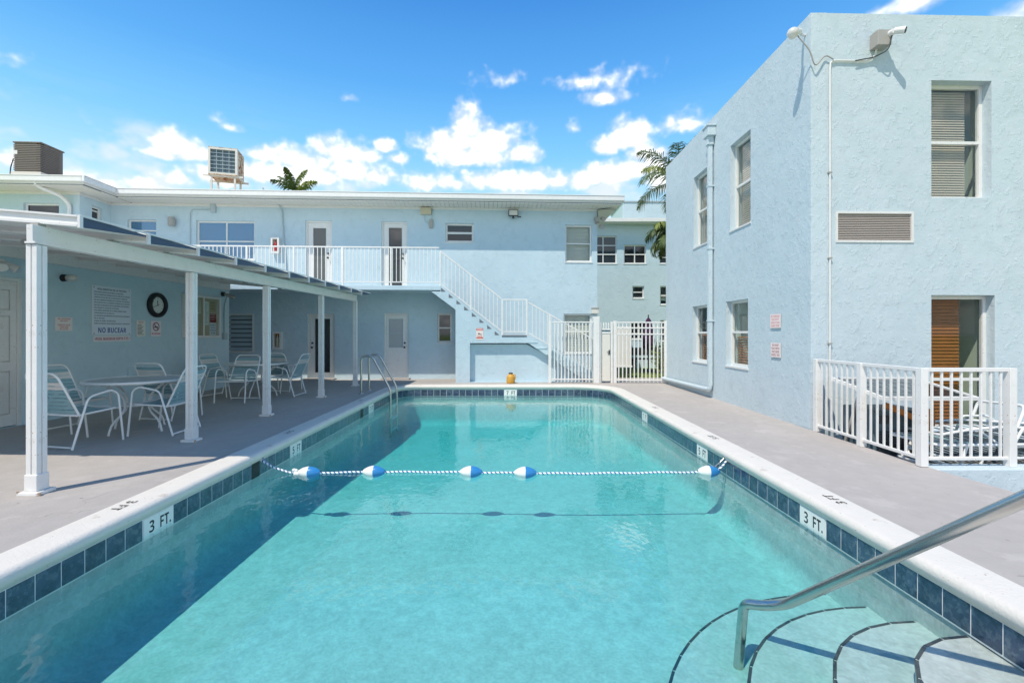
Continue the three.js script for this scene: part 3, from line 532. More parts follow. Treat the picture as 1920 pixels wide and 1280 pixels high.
{
  const o = thing('balcony_railing', 'white picket railing along the upper balcony', 'railing', null, BASE, TURN), z = ZS - .06;
  const x0 = W(335, 500, ZS)[0], x1 = S(823, 0)[0], ts = [372, 460, 549, 641, 732, 823].map((p) => (S(p, 0)[0] - x0) / (x1 - x0));
  railing(o, V(x0, 2.655, z), V(x1, 2.655, z), { posts: [0, ...ts.slice(0, -1)] });
  const s = thing('stair_railing', 'white picket railing stepping down the outdoor staircase', 'railing', null, BASE, TURN);
  railing(s, V(x1 + .03, 2.62, z), V(xB - .02, LAND + .03, z), { posts: [0, .5], h: 1.0 });
  railing(s, V(xB + .01, LAND, z), V(xC, LAND, z), { posts: [0, 1], h: 1.0 });
  railing(s, V(xC + .05, LAND - .04, z), V(xD, .08, z), { posts: [.28, 1], h: .96 });
}
// ---------------------------------------------------------------- fixtures on that building
const wallThing = (name, label, category, group, l, t, r, b) => { const [x0, x1, y0, y1] = R4(l, t, r, b), o = thing(name, label, category, group); o.position.set(...BASE); o.rotation.y = TURN; return [o, x0, x1, y0, y1]; };
{
  let [o, x0, x1, y0, y1] = wallThing('wall_lamp', 'grey cylinder wall lamp beside the wide tinted window', 'lamp', null, 320, 409, 332, 425);
  mesh('shade', cyl(V((x0 + x1) / 2, y0, .12), V((x0 + x1) / 2, y1, .12), .085, .085, 20), M.greyBox, o); mesh('bracket', box(x0 + .05, x1 - .05, y0 + .07, y1 - .07, .001, .06), M.greyBox, o);
  [[511, 446, 526, 476, 'upper'], [514, 622, 530, 654, 'lower']].forEach(([l, t, r, b, w]) => {
    [o, x0, x1, y0, y1] = wallThing('extinguisher_cabinet', `white fire extinguisher cabinet on the ${w} wall beside ${w === 'upper' ? 'the balcony door' : 'the jalousie window'}`, 'cabinet', null, l, t, r, b);
    mesh('case', [slab(rect(x0, x1, y0, y1), .001, .13, [rect(x0 + .045, x1 - .045, y0 + .06, y1 - .05)])], M.white, o); mesh('back', box(x0 + .045, x1 - .045, y0 + .06, y1 - .05, .002, .012), w === 'upper' ? M.rust : M.wood, o);
    const c = (x0 + x1) / 2; mesh('extinguisher', [cyl(V(c, y0 + .07, .07), V(c, y1 - .19, .07), .045, .045), flat(new THREE.SphereGeometry(.045, 12, 8)).translate(c, y1 - .19, .07), cyl(V(c, y1 - .16, .07), V(c, y1 - .09, .07), .018, .018)], w === 'upper' ? M.red : M.beige, o);
  });
  [o, x0, x1, y0, y1] = wallThing('emergency_light', 'beige emergency light box under the eave above the window', 'lamp', null, 789, 390, 809, 403);
  mesh('case', rbox(x0, x1, y0, y1, .001, .11), M.beige, o); { const [a, b, c, d] = R4(805, 412, 812, 428); mesh('junction_box', rbox(a, b, c, d, .001, .06), M.greyBox, o); mesh('wire', [pipe([V(x0 + .12, y0, .03), V(x0 + .12, d - .05, .03), V(a, d - .12, .03)], .007, .04), pipe([V(b - .03, d, .03), V(b - .03, y1, .03)], .007)], M.pipe, o); }
  [o, x0, x1, y0, y1] = wallThing('floodlight', 'square white faced floodlight under the eave', 'lamp', null, 953, 395, 971, 407);
  mesh('housing', rbox(x0, x1, y0, y1, .10, .16), M.charcoal, o); mesh('lens', box(x0 + .02, x1 - .02, y0 + .02, y1 - .02, .161, .167), M.lampGlass, o); mesh('sensor', [box((x0 + x1) / 2 - .03, (x0 + x1) / 2 + .03, y0 - .06, y0 - .001, .06, .13), bar(V(x1 - .02, y0 - .02, .12), V(x1 + .09, y0 - .02, .12), .03)], M.charcoal, o); mesh('arm', box((x0 + x1) / 2 - .03, (x0 + x1) / 2 + .03, y0 + .05, y1 - .05, .001, .099), M.charcoal, o);
  [o, x0, x1, y0, y1] = wallThing('spotlight_cluster', 'cluster of three grey spotlights at the roof corner', 'lamp', null, 1114, 403, 1132, 432);
  mesh('box', rbox(x0 + .02, x0 + .14, y0 + .2, y1 - .1, .001, .08), M.greyBox, o);
  [[.02, .34, .2], [.22, .36, .16], [.16, .12, .2]].forEach(([dx, dy, dz]) => mesh('lamp_head', [cyl(V(x0 + dx, y0 + dy, .04), V(x0 + dx + .04, y0 + dy - .05, dz), .045, .075, 16), cyl(V(x0 + dx + .04, y0 + dy - .05, dz), V(x0 + dx + .045, y0 + dy - .056, dz + .012), .075, .07, 16)], M.greyBox, o));
  mesh('cable', pipe([V(x0 + .1, y1 - .1, .05), V(x0 + .08, y1 + .15, .05), V(x0 + .55, y1 + .17, .3), V(x0 + .62, y1 + .45, .4)], .009, .05), M.charcoal, o);
  [o, x0, x1, y0, y1] = wallThing('wall_box', 'small pinkish grey box on the wall above the gate', 'box', null, 1109, 577, 1121, 588);
  mesh('case', rbox(x0, x1, y0, y1, .001, .12), M.cream, o); mesh('lid', rbox(x0 - .01, x1 + .01, y1 - .03, y1 + .005, .0, .135), M.greyBox, o);
  // warning sign on the staircase wall
  const a = S(893, 615), b = S(906, 637), sg = thing('warning_sign', 'small red and white warning sign on the staircase wall', 'sign', null, BASE, TURN);
  mesh('plate', box(a[0], b[0], b[1], a[1], ZS + .002, ZS + .006), M.white, sg);
  mesh('print', new THREE.PlaneGeometry(b[0] - a[0] - .004, a[1] - b[1] - .004).translate((a[0] + b[0]) / 2, (a[1] + b[1]) / 2, ZS + .0075), std({ map: print(13, 22, (c, w, h) => { c.fillStyle = '#f0dcd4'; c.fillRect(0, 0, w, h); c.fillStyle = '#c8442f'; c.fillRect(0, 0, w, h * .2); c.fillRect(0, h * .78, w, h * .1); c.fillStyle = '#222'; c.beginPath(); c.arc(w * .38, h * .48, w * .12, 0, 7); c.fill(); c.fillRect(w * .5, h * .5, w * .3, h * .06); c.fillStyle = '#c8442f'; for (let i = 0; i < 3; i++) c.fillRect(w * .15, h * (.64 + i * .05), w * .7, h * .02); c.fillStyle = '#fff'; c.font = `bold ${h * .13}px sans-serif`; c.textAlign = 'center'; c.fillText('WARNING', w / 2, h * .15, w * .9); }, 128) }), sg);
  // yellow jug before the recess
  const j = S(957, 0)[0], jug = thing('yellow_jug', 'yellow plastic jug standing before the staircase wall', 'jug', null, BASE, TURN);
  mesh('body', flat(new THREE.LatheGeometry([[0, 0], [.10, .0], [.115, .02], [.115, .15], [.10, .21], [.05, .25], [.045, .265], [0, .265]].map(([x, y]) => new THREE.Vector2(x, y)), 20)).translate(j, .001, ZS + .2), M.yellow, jug);
  mesh('lid', cyl(V(j, .262, ZS + .2), V(j, .29, ZS + .2), .058, .055, 18), M.charcoal, jug); mesh('handle', pipe([V(j + .05, .245, ZS + .22), V(j + .12, .24, ZS + .25), V(j + .125, .12, ZS + .25)], .012, .03), M.yellow, jug);
}
// ---------------------------------------------------------------- air conditioners on the roof
{
  const o = thing('rooftop_condenser', 'dark brown louvred condenser on the roof of the wing', 'air conditioner', null, [(73 - VX) / F * 12.6, 0, -12.6], .06), y = 5.60, h = .76, s = .325;
  mesh('cabinet', [slab([[-s, -s], [s - .12, -s], [s, -s + .12], [s, s], [-s, s]], y, y + h).rotateX(-Math.PI / 2).rotateX(0)], M.condenser, o);
  const sl = []; for (let i = 0; i < 15; i++) { const yy = y + .04 + i * (h - .06) / 15; sl.push(box(-s - .012, s + .012, yy, yy + .028, s, s + .02), box(s + .0, s + .02, yy, yy + .028, -s + .1, s + .012)); } mesh('louvres', sl, M.condenser, o).userData.kind = 'stuff';
  mesh('top', rbox(-s - .03, s + .03, y + h, y + h + .04, -s - .03, s + .03, .015), M.condenser, o); mesh('base', rbox(-s - .05, s + .05, y - .09, y - .002, -s - .05, s + .05), M.cream, o);
  [[-.3, .3], [.3, .3], [-.3, -.3], [.3, -.3]].forEach(([x, z]) => mesh('leg', box(x - .03, x + .03, 5.375, y - .09, z - .03, z + .03), M.cream, o)); mesh('hose', pipe([V(-s - .03, y + .35, s), V(-s - .07, y + .1, s + .03), V(-s - .09, 5.38, s + .03)], .013), M.charcoal, o); mesh('label_plate', box(-s - .016, -s + .09, y + .46, y + .56, s + .021, s + .026), M.white, o);
  const u = thing('rooftop_window_unit', 'rusty cased air conditioner on a metal stand on the roof', 'air conditioner', null, [(424 - VX) / F * 14.6, 0, -14.6], .27), b = 6.22, w = .40, t = .80, dd = .36;
  mesh('front_frame', [slab(rect(-w, w, b, b + t), dd - .12, dd, [rect(-w + .06, w - .06, b + .05, b + t - .05)])], M.cream, u);
  mesh('case', [box(-w, w, b + t + .001, b + t + .02, -dd, dd), box(-w, w, b - .02, b - .001, -dd, dd), box(-w, -w + .02, b, b + t, -dd, dd - .121), box(w - .02, w, b, b + t, -dd, dd - .121), box(-w + .021, w - .021, b, b + t, -dd, -dd + .02)], M.rust, u);
  mesh('coil', box(-w + .03, w - .03, b + .02, b + t - .02, dd - .11, dd - .06), M.blueUnit, u);
  const gr = []; for (let i = 1; i < 4; i++) gr.push(box(-w + .06 + i * .17 - .006, -w + .06 + i * .17 + .006, b + .05, b + t - .05, dd - .02, dd - .01)); for (let i = 1; i < 6; i++) gr.push(box(-w + .06, w - .06, b + .05 + i * .118 - .006, b + .05 + i * .118 + .006, dd - .009, dd)); mesh('grille', gr, M.pipe, u).userData.kind = 'stuff';
  [[-.32, .3], [.32, .3], [-.32, -.3], [.32, -.3]].forEach(([x, z]) => mesh('leg', box(x - .025, x + .025, 5.375, b - .06, z - .025, z + .025), M.cream, u)); mesh('stand_frame', [bar(V(-.55, b - .045, .3), V(.55, b - .045, .3), .05), bar(V(-.55, b - .045, -.3), V(.55, b - .045, -.3), .05), bar(V(.42, b - .045, -.27), V(.42, b - .045, .27), .05)], M.cream, u);
  const c = thing('roof_hatch', 'small white box on the roof beside the rusty air conditioner', 'box', null, [(388 - VX) / F * 14.6, 5.375, -14.6], .2); mesh('case', rbox(-.2, .2, 0, .30, -.2, .2), M.cream, c); mesh('lid', rbox(-.23, .23, .30, .34, -.23, .23), M.cream, c);
}
// ---------------------------------------------------------------- the single-storey block on the left, its wall looking to the pool (x = -7.2)
const LX = -7.2, L = (px, py) => { const d = -LX * F / (VX - px); return [d, EYE + (VY - py) / F * d]; };
const L4 = (l, t, r, b) => { const [x0, y1] = L(l, t), [x1] = L(r, t), y0 = L(l, b)[1]; return [x0, x1, y0, y1]; };
const onLeft = (name, label, category, group) => thing(name, label, category, group, [LX, 0, 0], Math.PI / 2);   // own x runs away from the camera along the wall, own z points to the pool
const block = thing('single_storey_block', 'single storey light blue block behind the patio tables', 'building', null, [LX, 0, 0], Math.PI / 2);
{
  const door = [5.98, 6.9, .0, 2.16];
  mesh('wall', slab(rect(-3.9, 11.9, -.05, 2.75), -.2, 0, [rect(...door)]), M.sideWall, block);
  mesh('end_wall', [box(11.7, 11.899, -.05, 2.75, -6, -.201), box(-3.9, -3.7, -.05, 2.75, -6, -.201), box(-3.9, 11.9, -.05, 2.75, -6.2, -6.001)], M.sideWall, block);
  mesh('roof', rbox(-4, 12, 2.752, 2.86, -6.3, .05, .01), M.trim, block);
  doorOn(block, ...door, { panels: [[.1, .45, .80, .94], [.55, .9, .80, .94], [.1, .45, .44, .76], [.55, .9, .44, .76], [.1, .45, .08, .38], [.55, .9, .08, .38]], knobs: 'left', label: 'white six panel door' });
  mesh('ledger_board', rbox(3.5, 11.88, 2.44, 2.62, .001, .045, .005), M.trim, block);
}
const sans = (g, size, bold = true) => { g.font = `${bold ? 'bold ' : ''}${size}px sans-serif`; };
function sign(name, label, r, draw, { t = .008, px = 512, group } = {}) {
  const o = onLeft(name, label, 'sign', group), [x0, x1, y0, y1] = r;
  mesh('plate', rbox(x0, x1, y0, y1, .003, .003 + t, .002), M.white, o);
  mesh('print', new THREE.PlaneGeometry(x1 - x0 - .006, y1 - y0 - .006).translate((x0 + x1) / 2, (y0 + y1) / 2, t + .0045), std({ map: print(x1 - x0, y1 - y0, draw, px), roughness: .5 }), o);
  return o;
}
{
  const rules = ['•DUCHARSE ANTES DE ENTRAR A LA PISCINA.', '•NO SE PERMITEN ANIMALES EN EL AREA DE LA PISCINA', ' (DENTRO DE 50 PIES DE LA PISCINA NO CUBIERTA)', '•NO HAY ALIMENTOS NI BEBIDAS EN LA PISCINA. SOLO BOTELLAS', ' DE PLASTICO EN LA CUBIERTA HUMEDA DE LA PISCINA.', '•NO USE LA PISCINA SI ESTA ENFERMO CON DIARREA.', '•NO TRAGUE EL AGUA DE LA PISCINA.', '•LOS NIÑOS MENORES DE 14 AÑOS DEBEN TENER', ' SUPERVISION DE UN ADULTO.', '•LA GERENCIA DETERMINARA DECISION DE USO INDEBIDO', ' DE LA PISCINA.', '•CARGA DE BAÑO: 20 PERSONAS.', '•HORAS DE PISCINA: DESDE AMANECER HASTA EL ANOCHECER'];
  sign('pool_rules_sign', 'large white pool rules sign in blue Spanish lettering', L4(170, 534, 244, 628), (g, w, h) => {
    g.fillStyle = '#dfe6ee'; g.fillRect(0, 0, w, h); g.fillStyle = '#1c2442'; g.textAlign = 'center'; sans(g, h * .05); g.fillText('REGLAMENTOS DE LA PISCINA', w / 2, h * .078, w * .84);
    g.textAlign = 'left'; rules.forEach((t, i) => { sans(g, h * .034); g.fillText(t, w * .045, h * (.135 + i * .0535), w * Math.min(.92, .024 * t.length)); });
    g.fillStyle = '#2a3f8c'; g.textAlign = 'center'; g.save(); g.translate(w / 2, h * .955); g.scale(.86, 1); sans(g, h * .145); g.fillText('NO BUCEAR', 0, 0, w * .88); g.restore();
    g.fillStyle = '#555'; [[.05, .03], [.95, .03], [.05, .975], [.95, .975]].forEach(([x, y]) => { g.beginPath(); g.arc(w * x, h * y, w * .012, 0, 7); g.fill(); });
  }, { px: 1024 });
  sign('depth_sign', 'narrow white sign with red depth lettering under the rules sign', L4(173, 629.5, 243, 641), (g, w, h) => { g.fillStyle = '#e6e2e4'; g.fillRect(0, 0, w, h); g.fillStyle = '#a8242c'; sans(g, h * .66); g.textAlign = 'center'; g.fillText('•POOL MAXIMUM DEPTH 7 FT.•', w / 2, h * .74, w * .94); }, { px: 768 });
  const red = (lines) => (g, w, h) => { g.fillStyle = '#efe3dd'; g.fillRect(0, 0, w, h); g.fillStyle = '#c4594f'; g.textAlign = 'center'; lines.forEach((t, i) => { sans(g, h / (lines.length + 1.2)); g.fillText(t, w / 2, h * (i + 1.05) / (lines.length + .6), w * .9); }); };
  sign('notice_sign', 'small sign with red lettering beside the white panelled door', L4(101.5, 594, 134, 620), red(['NO LIFEGUARD', 'ON DUTY', '', 'SWIM AT YOUR', 'OWN RISK', 'NO GLASS']), { px: 256 });
  sign('notice_sign', 'narrow white notice with small black lines beside the rules sign', L4(254, 600, 271, 631), (g, w, h) => { g.fillStyle = '#e8e6dc'; g.fillRect(0, 0, w, h); g.textAlign = 'center'; g.fillStyle = '#a33'; sans(g, h * .07); g.fillText('EMERGENCY', w / 2, h * .11, w * .8); g.fillText('DIAL 911', w / 2, h * .21, w * .7); g.fillStyle = '#333'; g.textAlign = 'left'; for (let i = 0; i < 8; i++) g.fillRect(w * .1, h * (.28 + i * .082), w * (.45 + .3 * ((i * 37) % 10) / 10), h * .03); }, { px: 192 });
  sign('no_smoking_sign', 'white no smoking sign under the round clock', L4(281, 601, 300.5, 630.5), (g, w, h) => { g.fillStyle = '#eadfe0'; g.fillRect(0, 0, w, h); g.strokeStyle = '#7a2f33'; g.lineWidth = w * .07; g.beginPath(); g.arc(w / 2, h * .37, w * .29, 0, 7); g.stroke(); g.fillStyle = '#222'; g.fillRect(w * .29, h * .37, w * .4, h * .07); g.beginPath(); g.moveTo(w * .30, h * .2); g.lineTo(w * .70, h * .56); g.stroke(); g.fillStyle = '#a8242c'; sans(g, h * .15); g.textAlign = 'center'; g.fillText('NO SMOKING', w / 2, h * .88, w * .86); }, { px: 192 });
  // clock
  const c = onLeft('wall_clock', 'round wall clock with a thick black rim', 'clock'), cx = 9.45, cy = 1.925, R = .25;
  mesh('rim', flat(new THREE.LatheGeometry([[R - .09, .0], [R, .0], [R, .05], [R - .03, .08], [R - .06, .075], [R - .085, .05], [R - .09, 0]].map(([x, y]) => new THREE.Vector2(x, y)), 48)).rotateX(Math.PI / 2).translate(cx, cy, .004), M.black, c);
  mesh('face', new THREE.CircleGeometry(R - .08, 40).translate(cx, cy, .03), std({ roughness: .5, map: print(1, 1, (g, w) => { g.fillStyle = '#dfe3da'; g.fillRect(0, 0, w, w); g.fillStyle = '#3b4045'; g.textAlign = 'center'; g.textBaseline = 'middle'; sans(g, w * .1); for (let i = 1; i <= 12; i++) g.fillText(String(i), w / 2 + Math.sin(i * Math.PI / 6) * w * .4, w / 2 - Math.cos(i * Math.PI / 6) * w * .4); }, 256) }), c);
  mesh('hand', bar(V(cx, cy - .02, .036), V(cx - .006, cy + .095, .036), .012, .004), M.black, c); mesh('hand', bar(V(cx + .03, cy + .012, .042), V(cx - .125, cy - .05, .042), .009, .004), M.black, c);
  // notice board in its case
  const nb = onLeft('notice_board', 'white framed notice board case with pinned papers', 'notice board'), [x0, x1, y0, y1] = [10.18, 11.42, 1.25, 2.225], f = .05, z = .09;
  mesh('case', [box(x0, x0 + f, y0, y1, .001, z), box(x1 - f, x1, y0, y1, .001, z), box(x0 + f, x1 - f, y0, y0 + f, .001, z - .002), box(x0 + f, x1 - f, y1 - f, y1, .001, z - .002)], M.white, nb);
  mesh('cork', box(x0 + f, x1 - f, y0 + f, y1 - f, .002, .02), std({ color: rgb(.52, .42, .27), roughness: .9, bumpMap: rep(rough, .1), bumpScale: .001 }), nb);
  mesh('glass_door', box(x0 + f, x1 - f, y0 + f, y1 - f, z - .022, z - .018), M.glass, nb);
  mesh('mullion', box((x0 + x1) / 2 - .02, (x0 + x1) / 2 + .02, y0 + f, y1 - f, z - .016, z - .004), M.white, nb);
  const paper = (a, b, cc, d, draw, label) => { const p = mesh('paper', new THREE.PlaneGeometry(b - a, d - cc).translate((a + b) / 2, (cc + d) / 2, .0235 + rr(0, .004)), std({ map: print(b - a, d - cc, draw, 192), roughness: .8 }), nb); p.userData.label = label; };
  const lines = (bg, ink, n) => (g, w, h) => { g.fillStyle = bg; g.fillRect(0, 0, w, h); g.fillStyle = ink; for (let i = 0; i < n; i++) g.fillRect(w * .1, h * (.08 + i * .86 / n), w * (.5 + .3 * ((i * 29 + 7) % 10) / 10), h * .22 / n); };
  paper(10.3, 10.5, 1.8, 2.12, lines('#e9e8e0', '#555', 14), 'white sheet with grey lines'); paper(10.28, 10.48, 1.38, 1.7, lines('#e4e6e0', '#666', 12), 'white typed sheet'); paper(10.86, 11.06, 1.55, 2.1, lines('#dfe2d8', '#889', 20), 'tall white sheet'); paper(10.60, 10.78, 1.80, 2.14, lines('#d9d0bd', '#776', 6), 'tan sheet'); paper(11.1, 11.33, 1.62, 1.82, lines('#8c2a30', '#c9a0a0', 3), 'dark red card'); paper(11.09, 11.34, 1.31, 1.60, (g, w, h) => { g.fillStyle = '#e7eaf0'; g.fillRect(0, 0, w, h); g.fillStyle = '#26345c'; g.textAlign = 'center'; ['WELCOME TO', 'THE POOL', 'OPEN 8 AM', 'TO DUSK'].forEach((t, i) => { sans(g, h * .15); g.fillText(t, w / 2, h * (.24 + i * .21), w * .86); }); }, 'white notice with blue lettering'); paper(11.1, 11.32, 1.87, 2.12, lines('#b39a70', '#8f7850', 3), 'brown paper sheet');
  // lamps, conduit and outlet
  const lampOn = (name, label, x, y) => { const o = onLeft(name, label, 'lamp'); mesh('base', cyl(V(x, y, .001), V(x, y, .075), .06, .05, 18), M.black, o); mesh('globe', flat(new THREE.LatheGeometry([[0, .16], [.03, .157], [.05, .13], [.052, .08], [.047, 0], [0, 0]].map(([a, b]) => new THREE.Vector2(a, b)), 18)).rotateX(Math.PI / 2).translate(x, y, .07), M.lampGlass, o); };
  lampOn('bulkhead_lamp', 'black based jar lamp above the small red lettered sign', ...L(117, 521)); 
  const cam = onLeft('wall_camera', 'small grey wall camera over the block end with a conduit', 'camera'), [kx, ky] = L(416, 551);
  mesh('base', cyl(V(kx, ky, .001), V(kx, ky, .06), .06, .055, 16), M.black, cam); mesh('body', [cyl(V(kx, ky, .06), V(kx + .02, ky - .03, .14), .03), cyl(V(kx + .0, ky - .02, .12), V(kx + .05, ky - .09, .27), .045, .045, 16)], M.greyBox, cam); mesh('conduit', pipe([V(kx + .12, ky - .02, .05), V(kx + .1, ky - .15, .03), V(kx + .06, ky - .28, .02), V(kx + .06, ky - .98, .02)], .014, .06), M.pipe, cam); mesh('outlet_box', rbox(kx + .0, kx + .12, ky - 1.14, ky - .97, .001, .06), M.pipe, cam);
  const ob = onLeft('outlet_cover', 'open blue outlet cover low on the wall behind the near table', 'outlet'), [ox, oy] = L(243, 697); mesh('box', rbox(ox - .06, ox + .06, oy - .08, oy + .08, .001, .04), M.sideWall, ob); mesh('flap', bar(V(ox, oy - .07, .045), V(ox, oy - .09, .14), .12, .008), M.pipe, ob);
  const dp = onLeft('door_plate', 'small dark blue plate on the white panelled door', 'sign'); mesh('plate', box(6.5, 6.58, 1.68, 1.75, -.071, -.064), M.navy, dp);
  const fl = onLeft('floodlight', 'twin white floodlight over the panelled door', 'lamp'), [fx, fy] = [6.55, 2.34]; mesh('base', cyl(V(fx, fy, .001), V(fx, fy, .04), .06), M.white, fl); mesh('lamp_head', cyl(V(fx - .02, fy, .05), V(fx - .1, fy - .08, .16), .03, .06), M.white, fl); mesh('lamp_head', cyl(V(fx + .02, fy, .05), V(fx + .1, fy - .08, .16), .03, .06), M.white, fl);
}
// ---------------------------------------------------------------- patio canopy: posts, a beam and stepped metal pans
{
  const o = thing('patio_canopy', 'white metal patio canopy on slim posts with stepped roof pans', 'canopy'), PX = -4.012;
  const beamY = (d) => lerp(2.10, 2.175, (d - 3.9) / 8.1);
  [3.94, 5.85, 7.65, 9.85, 12.0].forEach((d) => {
    const p = mesh('post', [box(-.036, .036, .16, beamY(d) - .008, -.036, .036), ...[[-1, -1], [1, -1], [-1, 1], [1, 1]].map(([a, b]) => rbox(a * .005, a * .046, .16, beamY(d) - .006, b * .005, b * .046, .003))], M.white, o); p.position.set(PX, 0, -d);
    const b = mesh('post_base', [rbox(-.055, .055, .03, .17, -.055, .055, .008), rbox(-.085, .085, 0, .03, -.085, .085, .006)], M.white, p); mesh('bolt', [cyl(V(.09, 0, .07), V(.09, .028, .07), .012), cyl(V(-.08, .03, .08), V(-.08, .042, .08), .01)], M.rust, p);
  });
  const a = V(PX, beamY(3.88) + .085, -3.88), e = V(PX, beamY(12.05) + .085, -12.05);
  mesh('beam', [bar(a, e, .055, .15, .004), bar(a.clone().add(V(0, -.075, 0)), e.clone().add(V(0, -.075, 0)), .09, .018, .004)], M.white, o);
  const FX = -3.68, WX = -7.198, rise = .285, PIT = .747, top = (x) => 2.352 + (FX - x) / (FX - WX) * rise;
  for (let i = 0; i < 11; i++) {
    const d = 3.97 + i * PIT, h = .097, back = d + PIT - .012, lift = .05 * i / 12;
    const tri = (x) => [V(x, top(x) - h + lift, -d), V(x, top(x) + lift, -d), V(x, top(x) - .012 + lift, -back), V(x, top(x) - .03 + lift, -back)];
    const A = tri(FX), B = tri(WX), face = (q) => q, quad = (p) => { const g = new THREE.BufferGeometry(); const v = [p[0], p[1], p[2], p[0], p[2], p[3]]; g.setAttribute('position', new THREE.Float32BufferAttribute(v.flatMap((k) => [k.x, k.y, k.z]), 3)); g.setAttribute('uv', new THREE.Float32BufferAttribute(new Float32Array(12), 2)); g.computeVertexNormals(); return g; };
    const pan = mesh('roof_pan', [quad([B[0], A[0], A[1], B[1]]), quad([B[1], A[1], A[2], B[2]]), quad([B[2], A[2], A[3], B[3]]), quad([B[3], A[3], A[0], B[0]])], M.pan, o);
    mesh('end_panel', [quad([A[0], A[3], A[2], A[1]])], M.navy, pan);
    mesh('front_lip', [bar(V(WX, top(WX) + lift - .005, -d + .012), V(FX - .002, top(FX) + lift - .005, -d + .012), .02, .016), bar(V(WX, top(WX) - h + lift + .012, -d + .012), V(FX - .002, top(FX) - h + lift + .012, -d + .012), .02, .02)], M.white, pan);
    mesh('end_cap', bar(V(FX + .012, top(FX) + lift - h / 2 - .002, -d + .02), V(FX + .012, top(FX) + lift - h / 2 - .002, -d - .012), .022, h + .012), M.white, pan);
    mesh('rim', bar(V(FX + .006, top(FX) + lift + .002, -d), V(FX + .006, top(FX) + lift + .004, -back - .012), .016, .016), M.white, pan);
    mesh('clip', [box(PX - .05, PX + .02, top(PX) - h + lift - .03, top(PX) - h + lift + .004, -d - .03, -d + .04), box(PX - 1.7, PX - 1.62, top(PX - 1.7) - h + lift - .03, top(PX - 1.7) - h + lift + .01, -d - .03, -d + .04)], M.greyBox, pan);
  }
}
// ---------------------------------------------------------------- patio tables and strap chairs
function makeChair(label, group) {                                     // faces +z in its own axes
  const c = thing('patio_chair', label, 'chair', group), w = .29, T = M.tubeWhite, r = .0125;
  [-1, 1].forEach((s) => mesh('side_frame', pipe([V(s * w, .012, -.27), V(s * w, .60, -.10), V(s * w, .655, .16), V(s * w, .60, .24), V(s * w, .012, .30)], r, .07), T, c));
  mesh('sled_bar', pipe([V(-w, .035, -.263), V(w, .035, -.263)], r * .9), T, c);
  const sw = w - .03; mesh('seat_frame', pipe([V(-sw, .395, -.20), V(-sw, .425, .25), V(sw, .425, .25), V(sw, .395, -.20), V(-sw, .395, -.20)], r, .06), T, c);
  mesh('seat_support', [pipe([V(-w, .40, -.163), V(w, .40, -.163)], r * .8), pipe([V(-w, .415, .255), V(w, .415, .255)], r * .8)], T, c);
  const top = V(0, .90, -.40), bot = V(0, .385, -.17), bp = (t, x) => V(x, lerp(bot.y, top.y, t), lerp(bot.z, top.z, t));
  mesh('back_frame', pipe([bp(0, -sw), bp(1, -sw + .02), bp(1, sw - .02), bp(0, sw)], r, .1), T, c);
  const strap = (a, b, sag, mat) => { const m = a.clone().lerp(b, .5).add(sag); const pts = []; for (let i = 0; i <= 4; i++) { const t = i / 4; pts.push(a.clone().multiplyScalar((1 - t) * (1 - t)).addScaledVector(m, 2 * t * (1 - t)).addScaledVector(b, t * t)); } return pts; };
  const ribbon = (pts, wd, n) => { const pos = [], idx = []; pts.forEach((p, i) => { [[-1, 1], [1, 1], [1, -1], [-1, -1]].forEach(([u, q]) => { const v = p.clone().addScaledVector(wd, u).addScaledVector(n, q * .0022); pos.push(v.x, v.y, v.z); }); }); for (let i = 0; i < pts.length - 1; i++) for (let k = 0; k < 4; k++) { const a = i * 4 + k, b = i * 4 + (k + 1) % 4; idx.push(a, b, a + 4, a + 4, b, b + 4); } const g = new THREE.BufferGeometry(); g.setAttribute('position', new THREE.Float32BufferAttribute(pos, 3)); g.setIndex(idx); const f = flat(g); f.computeVertexNormals(); return f; };
  for (let i = 0; i < 9; i++) { const t = .10 + i * .093, wd = V(0, .0205 * .92, -.0205 * .4), n = V(0, .4, .92); const q = ribbon(strap(bp(t, -sw + .004 + .02 * t), bp(t, sw - .004 - .02 * t), V(0, 0, -.03)), wd, n); mesh('back_strap', q, i === 6 || i === 7 ? M.strapWhite : M.strapAqua, c); }
  for (let i = 0; i < 7; i++) { const z = -.14 + i * .058, y = lerp(.397, .427, (z + .2) / .45) + .008, q = ribbon(strap(V(-sw, y, z), V(sw, y, z), V(0, -.05, 0)), V(0, 0, .023), V(0, 1, 0)); mesh('seat_strap', q, M.strapAqua, c); }
  return c;
}
const chairAt = (src, x, d, turn, label) => { const c = src ?? null, o = c.clone(true); o.name = numbered('patio_chair'); o.userData = { ...c.userData, label }; scene.add(o); o.position.set(x, 0, -d); o.rotation.y = turn; return o; };
